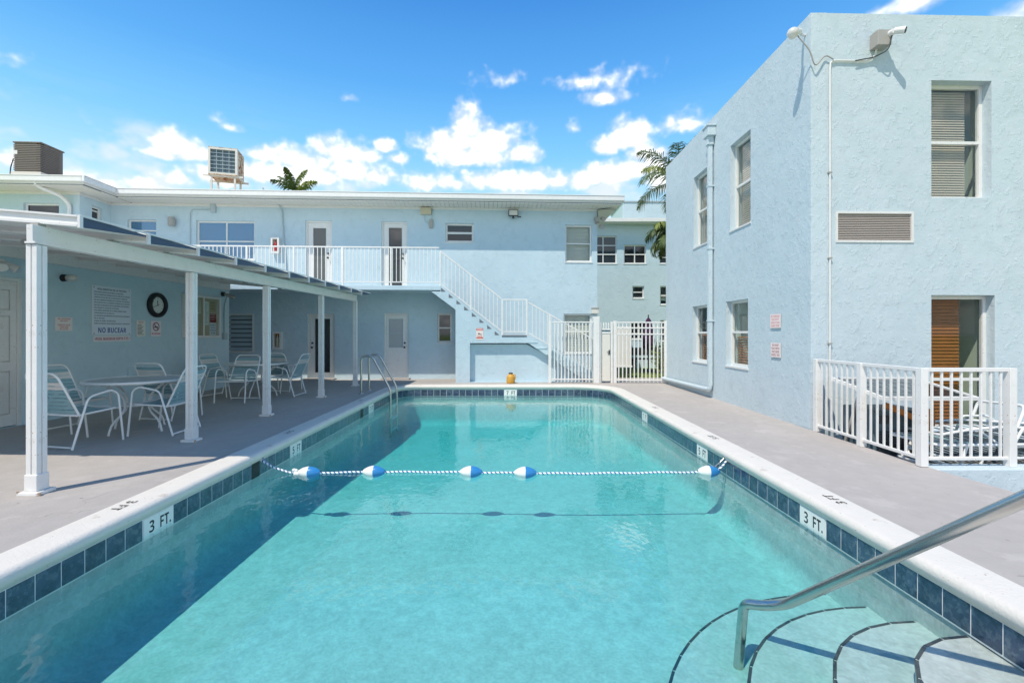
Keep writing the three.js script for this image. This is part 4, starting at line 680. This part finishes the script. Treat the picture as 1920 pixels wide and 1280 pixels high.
{
  const c0 = makeChair('strap patio chair at the near table with its back to the nearest post', 'strap chairs round the patio tables');
  c0.position.set(-5.25, 0, -5.66); c0.rotation.y = Math.PI - .22;
  const rest = [[-4.70, 6.36, -Math.PI / 2 - .05, 'strap patio chair at the near table with its back to the pool'], [-5.42, 7.42, .18, 'strap patio chair at the near table facing the deck, back towards the far table'], [-6.1, 6.5, Math.PI / 2 + .1, 'strap patio chair at the near table with its back to the blue wall'],
    [-5.42, 9.25, Math.PI - .02, 'strap patio chair at the far table with its back to the near table'], [-6.2, 10.05, Math.PI / 2 + .12, 'strap patio chair at the far table with its back to the notice board'], [-4.84, 10.1, -Math.PI / 2 - .02, 'strap patio chair at the far table with its back to the pool'], [-5.35, 10.95, .05, 'strap patio chair at the far table with its back to the lower doors']];
  rest.forEach(([x, d, t, l]) => chairAt(c0, x, d, t, l));
  const table = (x, d, label, turn) => {
    const o = thing('patio_table', label, 'table', 'round patio tables', [x, 0, -d], turn);
    mesh('top', flat(new THREE.LatheGeometry([[0, .69], [.55, .69], [.56, .705], [.56, .712], [0, .712]].map(([a, b]) => new THREE.Vector2(a, b)), 48)), M.tableTop, o);
    mesh('rim', flat(new THREE.LatheGeometry([[.555, .68], [.60, .68], [.608, .70], [.60, .72], [.56, .72], [.555, .68]].map(([a, b]) => new THREE.Vector2(a, b)), 48)), M.tubeWhite, o);
    for (let k = 0; k < 4; k++) { const a = k * Math.PI / 2 + .4, q = (r, y) => V(Math.cos(a) * r, y, Math.sin(a) * r); mesh('leg', pipe([q(.46, .685), q(.20, .50), q(.17, .30), q(.36, .14), q(.40, .0)], .014, .12), M.tubeWhite, o); }
    mesh('ring', flat(new THREE.TorusGeometry(.18, .012, 8, 28).rotateX(Math.PI / 2).translate(0, .36, 0)), M.tubeWhite, o);
  };
  table(-5.22, 6.52, 'round white rimmed patio table nearer the panelled door', .2); table(-5.48, 10.08, 'round white rimmed patio table nearer the lower doors', .5);
}
// ---------------------------------------------------------------- the stuccoed building on the right
const CX = 4.22, CD = 6.555, CTOP = 5.86, FS = .0258;
const right = thing('stucco_building', 'two storey rough stuccoed light blue building beside the pool', 'building', null, [CX, 0, -CD]);
const side = (px, py) => { const d = CX * F / (px - VX); return [CD - d, EYE + (VY - py) / F * d]; };                      // on the wall along the deck
const front = (px, py) => { const a = (px - VX) / F, t = (CD - FS * CX) / (1 - FS * a); return [(a * t - CX) * Math.hypot(1, FS), EYE + (VY - py) / F * t]; };
{
  const FAR = CD - 12.68, FT = Math.atan(FS);
  const sideWins = [[8.2, 8.96, 3.32, 4.95], [9.97, 10.76, 3.32, 4.93], [8.29, 9.13, .73, 1.97], [10.0, 10.82, .72, 1.97]].map(([d0, d1, y0, y1]) => [CD - d1, CD - d0, y0, y1]);
  const up = [...front(1747, 150)], up2 = front(1860, 371), lowA = front(1747, 553), lowB = front(1866, 560), wins = [[up[0], up2[0], up2[1], up[1]], [lowA[0], lowB[0], -.02, lowA[1]]], vent = [...front(1567, 396)], ventB = front(1713, 455), ventR = [vent[0], ventB[0], ventB[1], vent[1]];
  const sw = mesh('side_wall', slab(rect(FAR, -.0, -.4, CTOP), -.22, 0, sideWins.map((r) => rect(...r))), M.stucco, right); sw.rotation.y = -Math.PI / 2;
  const fw = mesh('front_wall', slab(rect(.221, 5.6, -.4, CTOP), -.22, 0, [...wins, ventR].map((r) => rect(...r))), M.stucco, right); fw.rotation.y = FT;
  mesh('rear_wall', [box(.221, 5.5, -.4, CTOP, FAR, FAR + .2), box(5.45, 5.65, -.4, CTOP, FAR, -.3)], M.stucco, right);
  mesh('roof', box(.222, 5.44, CTOP - .45, CTOP - .3, FAR + .21, -.4), M.roofing, right);
  mesh('floor_slab', [box(.222, 5.44, 2.45, 2.6, FAR + .21, -.42), box(.222, 5.44, -.2, -.1, FAR + .21, -.42)], M.interior, right);
  mesh('partition', [box(.222, 5.44, -.1, CTOP - .5, -2.6, -2.5)], M.interior, right); mesh('partition', [box(wins[1][1] + .06, wins[1][1] + .16, -.1, CTOP - .5, -2.49, -.36)], M.interior, right);
  sideWins.forEach((r, i) => { const w = windowOn(right, ...r, { recess: .1, fw: .045, rows: i < 2 ? [.5] : [.52], blind: i < 2 ? { pitch: .04, from: .0, to: 1, tilt: 1.2, wide: .042 } : { pitch: .05, mat: M.woodBlind, from: 0, to: .5, tilt: .9, wide: .04 }, turn: -Math.PI / 2, at: [0, 0, 0] }); });
  windowOn(right, ...wins[0], { recess: .13, fw: .05, rows: [.5], blind: { pitch: .036, tilt: 1.1, wide: .039, a1: .86, to: .985 }, turn: FT, at: [0, 0, 0], sill: false, label: 'tall upper window with grey blinds' });
  windowOn(right, ...wins[1], { recess: .12, fw: .05, rows: [.37], glass: M.screened, blind: { pitch: .05, mat: M.woodBlind, tilt: 1.15, wide: .052, a1: .70 }, turn: FT, at: [0, 0, 0], sill: false, label: 'tall lower window with brown wooden blinds' });
  const v = mesh('wall_vent', [slab(rect(...ventR), -.1, .012, [rect(ventR[0] + .03, ventR[1] - .03, ventR[2] + .03, ventR[3] - .03)])], M.trim, right); v.rotation.y = FT;
  for (let i = 0, n = 15; i < n; i++) mesh('slat', flat(new THREE.BoxGeometry(ventR[1] - ventR[0] - .06, .006, .05)).rotateX(.75).translate((ventR[0] + ventR[1]) / 2, lerp(ventR[2] + .035, ventR[3] - .035, (i + .5) / n), -.025), M.vent, v);
  mesh('duct_back', box(ventR[0] + .03, ventR[1] - .03, ventR[2] + .03, ventR[3] - .03, -.1, -.09), M.greyBox, v);
  // downspout with its collector head, painted like the wall
  const [dx, dyTop] = side(1338, 262), P3 = (x, y, o) => V(-o, y, x), dm = mesh('downspout', [bar(P3(dx, .26, .075), P3(dx, dyTop - .1, .075), .085, .085, .006), pipe([P3(dx, .27, .075), P3(dx, .19, .08), P3(dx - .25, .17, .08), P3(FAR + .02, .13, .08)], .048, .08, 10), ...[1.6, 3.1, 4.4].map((y) => box(-.125, -.001, y, y + .03, dx - .055, dx + .055))], M.stucco, right);
  mesh('collector_head', [rbox(-.17, -.001, dyTop + .05, dyTop + .24, dx - .13, dx + .13, .008), bar(P3(dx, dyTop - .12, .08), P3(dx, dyTop + .055, .08), .13, .13, .01), rbox(-.19, -.001, dyTop + .24, dyTop + .27, dx - .15, dx + .15, .006)], M.stucco, right);
  const cx = front(1555, 300)[0], pt = (px, py, z) => V(...front(px, py), z), c = mesh('conduit', [pipe([V(cx, .1, .02), V(cx, front(1555, 135)[1], .02), pt(1556, 117, .02), pt(1565, 115, .02), pt(1625, 116, .02), pt(1638, 108, .03), pt(1640, 95, .04)], .013, .05)], M.trim, right); c.rotation.y = FT;
  mesh('conduit_clip', [3.6, 2.4, 1.2].map((y) => box(cx - .025, cx + .025, y, y + .018, .001, .037)), M.greyBox, c);

  const cam = thing('security_camera', 'white bullet camera on a grey box high on the stuccoed wall', 'camera', null, [CX, 0, -CD], FT), a = front(1636, 62), b = front(1662, 92), bz = .15;
  mesh('box', rbox(a[0] - .04, b[0] - .045, b[1] - .03, a[1] - .04, .001, bz, .008), M.greyBox, cam);
  const hx = b[0] - .06, hy = a[1] - .1; mesh('mount', cyl(V(hx, hy, bz), V(hx, hy, bz + .06), .045, .035, 18), M.white, cam); mesh('camera_body', cyl(V(hx, hy, bz + .06), V(hx + .085, hy - .035, bz + .135), .04, .046, 20), M.white, cam); mesh('lens', cyl(V(hx + .086, hy - .0355, bz + .136), V(hx + .092, hy - .038, bz + .1415), .039, .036, 18), M.black, cam); mesh('cable', pipe([V(hx, hy - .04, bz + .02), V(hx - .03, b[1] - .1, bz), V(hx - .14, b[1] - .14, .04), V(...front(1600, 117), .045)], .008, .06), M.charcoal, cam);
  const gl = thing('globe_lamp', 'white globe lamp on a bracket at the top corner of the stuccoed building', 'lamp', null, [CX, 0, -CD]), gp = V(-.30, 5.52, .08); mesh('globe', flat(new THREE.SphereGeometry(.075, 24, 16)).translate(gp.x, gp.y, gp.z), M.lampGlass, gl); mesh('collar', cyl(gp.clone().add(V(.06, .035, -.02)), gp.clone().add(V(.13, .06, -.05)), .05, .035, 16), M.white, gl); mesh('bracket', pipe([gp.clone().add(V(.12, .06, -.05)), V(-.1, 5.6, -.06), V(-.04, 5.62, -.12), V(.0, 5.62, -.12)], .018, .04), M.trim, gl); mesh('cable', pipe([gp.clone().add(V(.06, .0, -.02)), V(-.06, 5.28, .08), V(.02, 5.06, .06), V(...front(1545, 105), .03), V(...front(1560, 114), .03)], .009, .08), M.greyBox, gl);
  const sgn = (label, l, t, r, bt, draw) => { const [x0, y1] = side(r, t), [x1] = side(l, t), y0 = side(l, bt)[1], lo = Math.min(x0, x1), hi = Math.max(x0, x1), o = thing('warning_sign', label, 'sign', null, [CX, 0, -CD], -Math.PI / 2); mesh('plate', rbox(lo, hi, y0, y1, .012, .02, .002), M.white, o); mesh('print', new THREE.PlaneGeometry(hi - lo - .004, y1 - y0 - .004).translate((lo + hi) / 2, (y0 + y1) / 2, .0215), std({ map: print(hi - lo, y1 - y0, draw, 256), roughness: .5 }), o); };
  const lines = (ink, ls) => (g, w, h) => { g.fillStyle = '#f0dcd8'; g.fillRect(0, 0, w, h); g.fillStyle = ink; g.textAlign = 'center'; ls.forEach((t, i) => { g.font = `bold ${h / (ls.length + .6)}px sans-serif`; g.fillText(t, w / 2, h * (i + .98) / (ls.length + .3), w * .86); }); };
  sgn('upper pink sign with faded red lettering beside the pool window', 1447, 588, 1466, 615, lines('#d9827c', ['NO LIFEGUARD', 'ON DUTY', 'SWIM AT YOUR', 'OWN RISK'])); sgn('lower pink sign with dark red lettering beside the pool window', 1448, 643, 1466, 669, lines('#8a4346', ['DO NOT', 'PLAY WITH', 'THE SAFE', 'ROPE. TKS']));
}
// ---------------------------------------------------------------- railing at the sunken yard, and what is kept behind it
{
  const o = thing('yard_railing', 'white picket railing round the sunken yard', 'railing');
  const opt = { h: 1.0, lo: .06, gap: .1, post: .074, rail: .04, bal: .018 };
  railing(o, V(4.235, 0, -6.44), V(4.175, 0, -4.73), { ...opt, posts: [0, .5] }); railing(o, V(4.175, .004, -4.73), V(5.07, .004, -4.73), { ...opt, posts: [0, 1], h: .998 });
  const lounger = (label, at, turn, tilt, flip) => {                    // stacked chaise frames with straps
    const c = thing('lounger', label, 'lounger', 'loungers stacked behind the yard railing', at, turn), w = .30, T = M.tubeWhite, q = (x, y, z) => V(x, y, z);
    [-1, 1].forEach((s) => mesh('side_rail', pipe([q(-.95, .0, s * w), q(.30, .0, s * w), q(.62, .05, s * w), q(.92, .13, s * w)], .016, .12), T, c));
    [-.62, .22].forEach((x) => mesh('leg', pipe([q(x - .04, 0, -w), q(x - .12, -.24, -w), q(x - .12, -.24, w), q(x - .04, 0, w)], .016, .06), T, c));
    mesh('end_bar', [pipe([q(-.95, 0, -w), q(-.98, 0, -w + .03), q(-.98, 0, w - .03), q(-.95, 0, w)], .016, .03), pipe([q(.92, .13, -w), q(.935, .135, -w + .03), q(.935, .135, w - .03), q(.92, .13, w)], .016, .03)], T, c);
    mesh('arm', [pipe([q(-.1, 0, -w), q(.0, .2, -w - .02), q(.36, .2, -w - .02), q(.52, .08, -w)], .014, .06), pipe([q(-.1, 0, w), q(.0, .2, w + .02), q(.36, .2, w + .02), q(.52, .08, w)], .014, .06)], T, c);
    for (let i = 0; i < 22; i++) { const x = -.88 + i * .079, p = (z, dy) => { const y = x < .3 ? 0 : x < .62 ? (x - .3) * .156 : .05 + (x - .62) * .27; return V(x, y + dy, z); }; mesh('strap', [bar(p(-w - .01, .012), p(0, -.004), .05, .004), bar(p(0, -.004), p(w + .01, .012), .05, .004)], i % 7 === 4 ? M.strapAqua : i % 2 ? M.strapDark : M.blueUnit, c); }
    c.rotation.z = tilt; if (flip) c.rotation.x = flip;
    return c;
  };
  lounger('strap lounger at the bottom of the stack behind the railing', [5.58, -.10, -5.30], .06, 0); lounger('strap lounger second from the bottom of the stack behind the railing', [5.66, .03, -5.26], .02, .02); lounger('strap lounger third from the bottom of the stack behind the railing', [5.5, .15, -5.34], .1, -.01); lounger('upside down strap lounger on top of the stack behind the railing', [5.75, .30, -5.36], Math.PI + .14, -.05, Math.PI - .05);
  const u = thing('pool_heater', 'slate blue louvred pool heater behind the railing', 'pool heater', null, [4.75, -.35, -5.95], .04);
  mesh('cabinet', rbox(-.34, .36, 0, .76, -.26, .26, .02), M.blueUnit, u); const ls = []; for (let i = 0; i < 14; i++) ls.push(box(-.30, .32, .08 + i * .032, .098 + i * .032, .26, .274)); mesh('louvres', ls, M.charcoal, u).userData.kind = 'stuff'; mesh('control_panel', rbox(-.3, -.12, .6, .7, .26, .272), M.charcoal, u); mesh('pipe', pipe([V(-.38, .2, .1), V(-.44, .2, .12), V(-.44, -.0, .12)], .025), M.charcoal, u);
  const t = thing('gridded_panel', 'dark panel with a white grid in a white frame over the pool heater', 'solar panel', null, [4.78, .68, -5.72], 0);
  t.rotation.x = .17; mesh('frame', [box(-.55, .55, -.02, .02, .40, .43), box(-.55, .55, -.02, .02, -.43, -.40), box(-.55, -.52, -.02, .02, -.40, .40), box(.52, .55, -.02, .02, -.40, .40)], M.white, t); mesh('backing', box(-.52, .52, -.012, .0, -.40, .40), M.white, t);
  for (let i = 0; i < 7; i++) for (let k = 0; k < 4; k++) mesh('cell', box(-.515 + i * .148, -.515 + i * .148 + .136, .001, .007, -.395 + k * .198, -.395 + k * .198 + .186), M.darkGlass, t);
  mesh('stand', [bar(V(-.4, -.02, -.1), V(-.42, -1.0, -.26), .03), bar(V(.4, -.02, -.1), V(.42, -1.0, -.26), .03)], M.greyBox, t);
  const w = thing('timber_post', 'short raw timber post beside the stacked loungers', 'post', null, [4.93, -.35, -5.55], .3); mesh('post', rbox(-.05, .05, 0, .72, -.05, .05, .004), M.wood, w); mesh('block', rbox(-.09, .09, .60, .80, -.056, .056, .004), M.wood, w); mesh('brace', bar(V(-.06, .66, 0), V(-.52, .86, -.1), .06, .06), M.wood, w);
}
// ---------------------------------------------------------------- gate and fence between the buildings
{
  const o = thing('picket_fence', 'white picket fence in front of the lower stair flight', 'fence'), D = 12.72, at = (px) => V((px - VX) / F * D, 0, -D), y1 = EYE + (VY - 603) / F * D;
  const picket = (o, a, b, rails, n) => { const bg = box(-.014, .014, .03, y1 - .03, -.014, .014); rails.forEach((y) => mesh('rail', bar(a.clone().add(V(0, y, 0)), b.clone().add(V(0, y, 0)), .045, .035, .004), M.white, o)); for (let i = 1; i < n; i++) { const m = mesh('picket', bg, M.white, o); m.position.lerpVectors(a, b, i / n); } };
  const post = (o, p, w = .065, h = y1 + .02) => { const m = mesh('post', rbox(-w / 2, w / 2, 0, h, -w / 2, w / 2, .006), M.white, o); m.position.copy(p); return m; };
  picket(o, at(1033), at(1112), [y1 - .012, .10], 12); post(o, at(1031), .075); post(o, at(1118), .16, y1 + .14);
  const g = thing('white_gate', 'solid white gate leaf with a lever handle between two posts', 'gate'); post(g, at(1125), .07, y1 - .02); post(g, at(1147), .06, y1); 
  mesh('leaf', rbox(at(1129).x, at(1144).x, .05, y1 - .34, -D - .02, -D + .02, .006), M.cream, g); mesh('top_bar', [bar(at(1129).add(V(0, y1 - .20, 0)), at(1144).add(V(0, y1 - .20, 0)), .05, .05), bar(at(1129).add(V(0, y1 - .30, 0)), at(1144).add(V(0, y1 - .30, 0)), .05, .05)], M.white, g); for (let i = 0; i < 3; i++) { const m = mesh('picket', box(-.014, .014, y1 - .17, y1 - .02, -.014, .014), M.white, g); m.position.copy(at(1132 + i * 4.5)); }
  mesh('handle', [box(at(1141).x, at(1143.5).x, .78, .9, -D + .02, -D + .04), bar(V(at(1142).x, .84, -D + .05), V(at(1138).x, .84, -D + .05), .02)], M.charcoal, g);
  const f = thing('picket_fence', 'white picket fence between the gate and the stuccoed building', 'fence'), A = at(1153), B = V(4.2, 0, -12.66); picket(f, A, B, [y1 - .02, y1 - .17, y1 - .34, .08], 13); post(f, A, .085); post(f, B, .07);
}
// ---------------------------------------------------------------- beyond the gate: a farther building, lawn, shrub, closed parasol
{
  const D = 19, o = thing('far_building', 'light blue building with square windows beyond the gate', 'building', null, [0, 0, -D]), q = (px, py) => [(px - VX) / F * D, EYE + (VY - py) / F * D], Q = (l, t, r, b) => { const [x0, y1] = q(l, t), [x1, y0] = q(r, b); return [x0, x1, y0, y1]; };
  const w = [Q(1104, 442, 1157, 494), Q(1170, 459, 1212, 494), Q(1237, 470, 1268, 494), Q(1186, 536, 1208, 559), Q(1238, 536, 1256, 571), Q(1183, 603, 1216, 636), Q(1238, 600, 1268, 640)], top = q(0, 421)[1];
  mesh('wall', slab(rect(2.2, 11, -.06, top), -.2, 0, w.map((r) => rect(...r))), M.wall, o); mesh('end_wall', [box(2.2, 2.4, -.06, top, -6, -.201), box(10.8, 11, -.06, top, -6, -.201), box(2.2, 11, -.06, top, -6.2, -6.001)], M.wall, o); mesh('floor_slab', box(2.41, 10.79, 2.7, 2.9, -5.99, -.21), M.interior, o);
  mesh('roof', rbox(1.9, 11.3, top, top + .14, -6.4, .52, .01), M.trim, o);
  windowOn(o, ...w[0], { cols: [.52], rows: [.34, .66], glass: M.darkGlass }); windowOn(o, ...w[1], { cols: [.5], glass: M.darkGlass }); windowOn(o, ...w[2], { cols: [.5], glass: M.darkGlass }); windowOn(o, ...w[3], { glass: M.darkGlass }); windowOn(o, ...w[4], { blind: { pitch: .05, from: .35 } }); windowOn(o, ...w[5], { cols: [.5], rows: [.33, .66], glass: M.darkGlass }); windowOn(o, ...w[6], { cols: [.5], rows: [.33, .66], glass: M.darkGlass });
  const b = thing('rooftop_block', 'pale blue stair tower rising behind the far roof', 'building', null, [0, 0, -26]), x0 = (1168 - VX) / F * 26, yy = EYE + (VY - 379) / F * 26; mesh('wall', rbox(x0, x0 + 4.2, -.06, yy, -3, 0, .02), M.wall, b); mesh('parapet', rbox(x0 - .05, x0 + 4.25, yy, yy + .07, -3.05, .05), M.pipe, b);
  const cab = thing('white_cabinet', 'white cabinet on the lawn behind the picket fence', 'cabinet', null, [(1167 - VX) / F * 14.6, -.06, -14.6]); mesh('body', rbox(-.24, .24, .42, 1.62, -.2, .2, .01), M.cream, cab); mesh('shelf', rbox(-.26, .26, .36, .42, -.22, .22, .01), M.white, cab); [[-.2, .16], [.2, .16], [-.2, -.16], [.2, -.16]].forEach(([x, z]) => mesh('leg', box(x - .025, x + .025, 0, .36, z - .025, z + .025), M.charcoal, cab));
  const um = thing('closed_parasol', 'closed dark purple parasol beyond the picket fence', 'parasol', null, [(1216 - VX) / F * 17.2, -.06, -17.2]); mesh('pole', cyl(V(0, 0, 0), V(0, 2.1, 0), .022), M.charcoal, um); const pr = [[.02, 2.0], [.08, 1.9], [.13, 1.6], [.20, 1.15], [.17, .85], [.03, .80]].map(([x, y]) => new THREE.Vector2(x, y)), gg = new THREE.LatheGeometry(pr, 20), pp = gg.attributes.position; for (let i = 0; i < pp.count; i++) { const a = Math.atan2(pp.getZ(i), pp.getX(i)), k = 1 + .22 * Math.cos(a * 6); pp.setX(i, pp.getX(i) * k); pp.setZ(i, pp.getZ(i) * k); } gg.computeVertexNormals(); mesh('canopy', flat(gg), M.purple, um); mesh('base', cyl(V(0, 0, 0), V(0, .07, 0), .25, .22, 24), M.charcoal, um);
  const bench = thing('garden_bench', 'dark garden bench against the far wall', 'bench', null, [(1213 - VX) / F * 18.2, -.06, -18.2]); mesh('seat', rbox(-.55, .55, .40, .45, -.22, .22), M.charcoal, bench); mesh('backrest', rbox(-.55, .55, .55, .85, -.24, -.19), M.charcoal, bench); [[-.5, .18], [.5, .18], [-.5, -.2], [.5, -.2]].forEach(([x, z]) => mesh('leg', box(x - .03, x + .03, 0, .40, z - .03, z + .03), M.charcoal, bench));
  const path = mesh('garden_path', box(3.9, 9, -.07, -.045, -17.6, -16.9), std({ color: rgb(.42, .27, .20), roughness: .95, bumpMap: rep(rough, .3), bumpScale: .01 })); path.userData.kind = 'structure'; path.userData.label = 'reddish garden path before the far building';
  // leafy shrub beside the fence's end
  const sh = thing('shrub', 'leafy green shrub at the end of the picket fence', 'shrub', null, [4.95, -.06, -14.6]), leaves = [[], []];
  const leafG = (s) => { const g = new THREE.BufferGeometry(); g.setAttribute('position', new THREE.Float32BufferAttribute([0, 0, 0, s * .34, s * .5, s * .1, 0, s, 0, 0, 0, 0, 0, s, 0, -s * .34, s * .5, s * .1], 3)); g.computeVertexNormals(); return flat(g); }, m4 = new THREE.Matrix4(), eu = new THREE.Euler();
  for (let i = 0; i < 900; i++) { const t = rnd() * 6.283, u = rr(-1, 1), r = rnd() ** .4, x = Math.cos(t) * Math.sqrt(1 - u * u) * r * .55, z = Math.sin(t) * Math.sqrt(1 - u * u) * r * .6, y = .68 + u * r * .62; m4.makeRotationFromEuler(eu.set(rr(-1.3, 1.3), rr(0, 6.3), rr(-1.3, 1.3))).setPosition(x, y, z); leaves[i % 3 ? 0 : 1].push(leafG(rr(.07, .13)).applyMatrix4(m4)); }
  mesh('foliage', leaves[0], M.leaf, sh); mesh('foliage', leaves[1], M.leafLight, sh); [0, 1, 2].forEach((k) => mesh('stem', cyl(V(.05 * k - .05, 0, 0), V(.25 * (k - 1), .8, .1 * k), .022, .01), M.trunk, sh));
  // grass blades on the lawn that shows through the fence
  const blade = new THREE.BufferGeometry(); blade.setAttribute('position', new THREE.Float32BufferAttribute([-.006, 0, 0, .006, 0, 0, .004, .07, .02], 3)); blade.computeVertexNormals();
  const n = 9000, inst = new THREE.InstancedMesh(blade, M.leafLight, n); inst.name = 'lawn_grass'; inst.userData = { kind: 'stuff', label: 'short green grass blades on the lawn beyond the fence', category: 'grass' };
  for (let i = 0; i < n; i++) inst.setMatrixAt(i, m4.makeRotationFromEuler(eu.set(rr(-.3, .3), rr(0, 6.3), rr(-.3, .3))).setPosition(rr(3.4, 6.6), -.06, -rr(14.15, 18.4))); scene.add(inst);
}
// ---------------------------------------------------------------- palms
function palm(label, at, h, fronds, len, droop) {
  const o = thing('palm_tree', label, 'tree', 'palm trees behind the buildings', at), tr = []; for (let i = 0; i < 8; i++) tr.push(cyl(V(0, h * i / 8, 0), V(0, h * (i + 1) / 8 + .02, 0), .19 - .07 * i / 8, .17 - .07 * i / 8, 12)); mesh('trunk', tr, M.trunk, o);
  for (let k = 0; k < fronds; k++) {
    const az = k / fronds * 6.283 * 2.4 + rr(-.2, .2), lift = lerp(1.25, -.35, k / fronds) + rr(-.12, .12), Ln = len * rr(.85, 1.1), parts = [], pts = [], dry = k > fronds * .8;
    for (let i = 0; i <= 14; i++) { const t = i / 14, a = lift - droop * t * t, r0 = Ln / 14; const prev = pts[i - 1] ?? V(0, h, 0); pts.push(i ? prev.clone().add(V(Math.cos(az) * Math.cos(a) * r0, Math.sin(a) * r0, Math.sin(az) * Math.cos(a) * r0)) : V(0, h, 0)); }
    parts.push(pipe(pts, .014, 0, 5));
    const pos = []; for (let i = 2; i < 56; i++) { const t = i / 56, f = t * 14, j = Math.min(13, Math.floor(f)), p = pts[j].clone().lerp(pts[j + 1], f - j), dir = pts[j + 1].clone().sub(pts[j]).normalize(), sd = V().crossVectors(dir, V(0, 1, 0)).normalize(), l = Ln * .27 * Math.sin(Math.PI * (.12 + .86 * t)) ** .7 * rr(.85, 1.12); [-1, 1].forEach((s) => { const out = sd.clone().multiplyScalar(s * rr(.7, .9)).addScaledVector(dir, rr(.45, .7)).add(V(0, rr(-.55, .15), 0)).normalize(), mid = p.clone().addScaledVector(out, l * .5).add(V(0, .02, 0)), tip = p.clone().addScaledVector(out, l).add(V(0, -l * rr(.2, .55), 0)), wv = dir.clone().multiplyScalar(.025); const tri = (a, b, c) => [a, b, c].forEach((q) => pos.push(q.x, q.y, q.z)); tri(p.clone().sub(wv.clone().multiplyScalar(.5)), p.clone().add(wv), mid.clone().add(wv)); tri(p.clone().sub(wv.clone().multiplyScalar(.5)), mid.clone().add(wv), mid.clone().sub(wv)); tri(mid.clone().sub(wv), mid.clone().add(wv), tip); }); }
    const g = new THREE.BufferGeometry(); g.setAttribute('position', new THREE.Float32BufferAttribute(pos, 3)); g.computeVertexNormals(); parts.push(flat(g));
    const f = mesh('frond', parts, dry ? M.leafDry : k % 4 ? M.leaf : M.leafLight, o); if (dry) f.userData.label = 'dry brown frond';
  }
  return o;
}
palm('palm tree with brown tipped fronds behind the stuccoed building', [7.95, -.06, -22], 8.6, 15, 2.6, 1.35);
palm('low drooping palm beside the far building', [5.9, -.06, -16.6], 4.75, 24, 1.4, 2.3);
palm('palm tree whose crown shows above the roof near the rusty air conditioner', [-10.7, -.06, -23], 8.4, 9, 1.3, .8);
palm('palm tree whose tips just show above the roof', [-9.4, -.06, -25.5], 7.95, 9, 1.3, 1.2);

scene.traverse((o) => { if (o.isMesh) { o.castShadow = true; o.receiveShadow = true; } });
renderer.render(scene, camera);
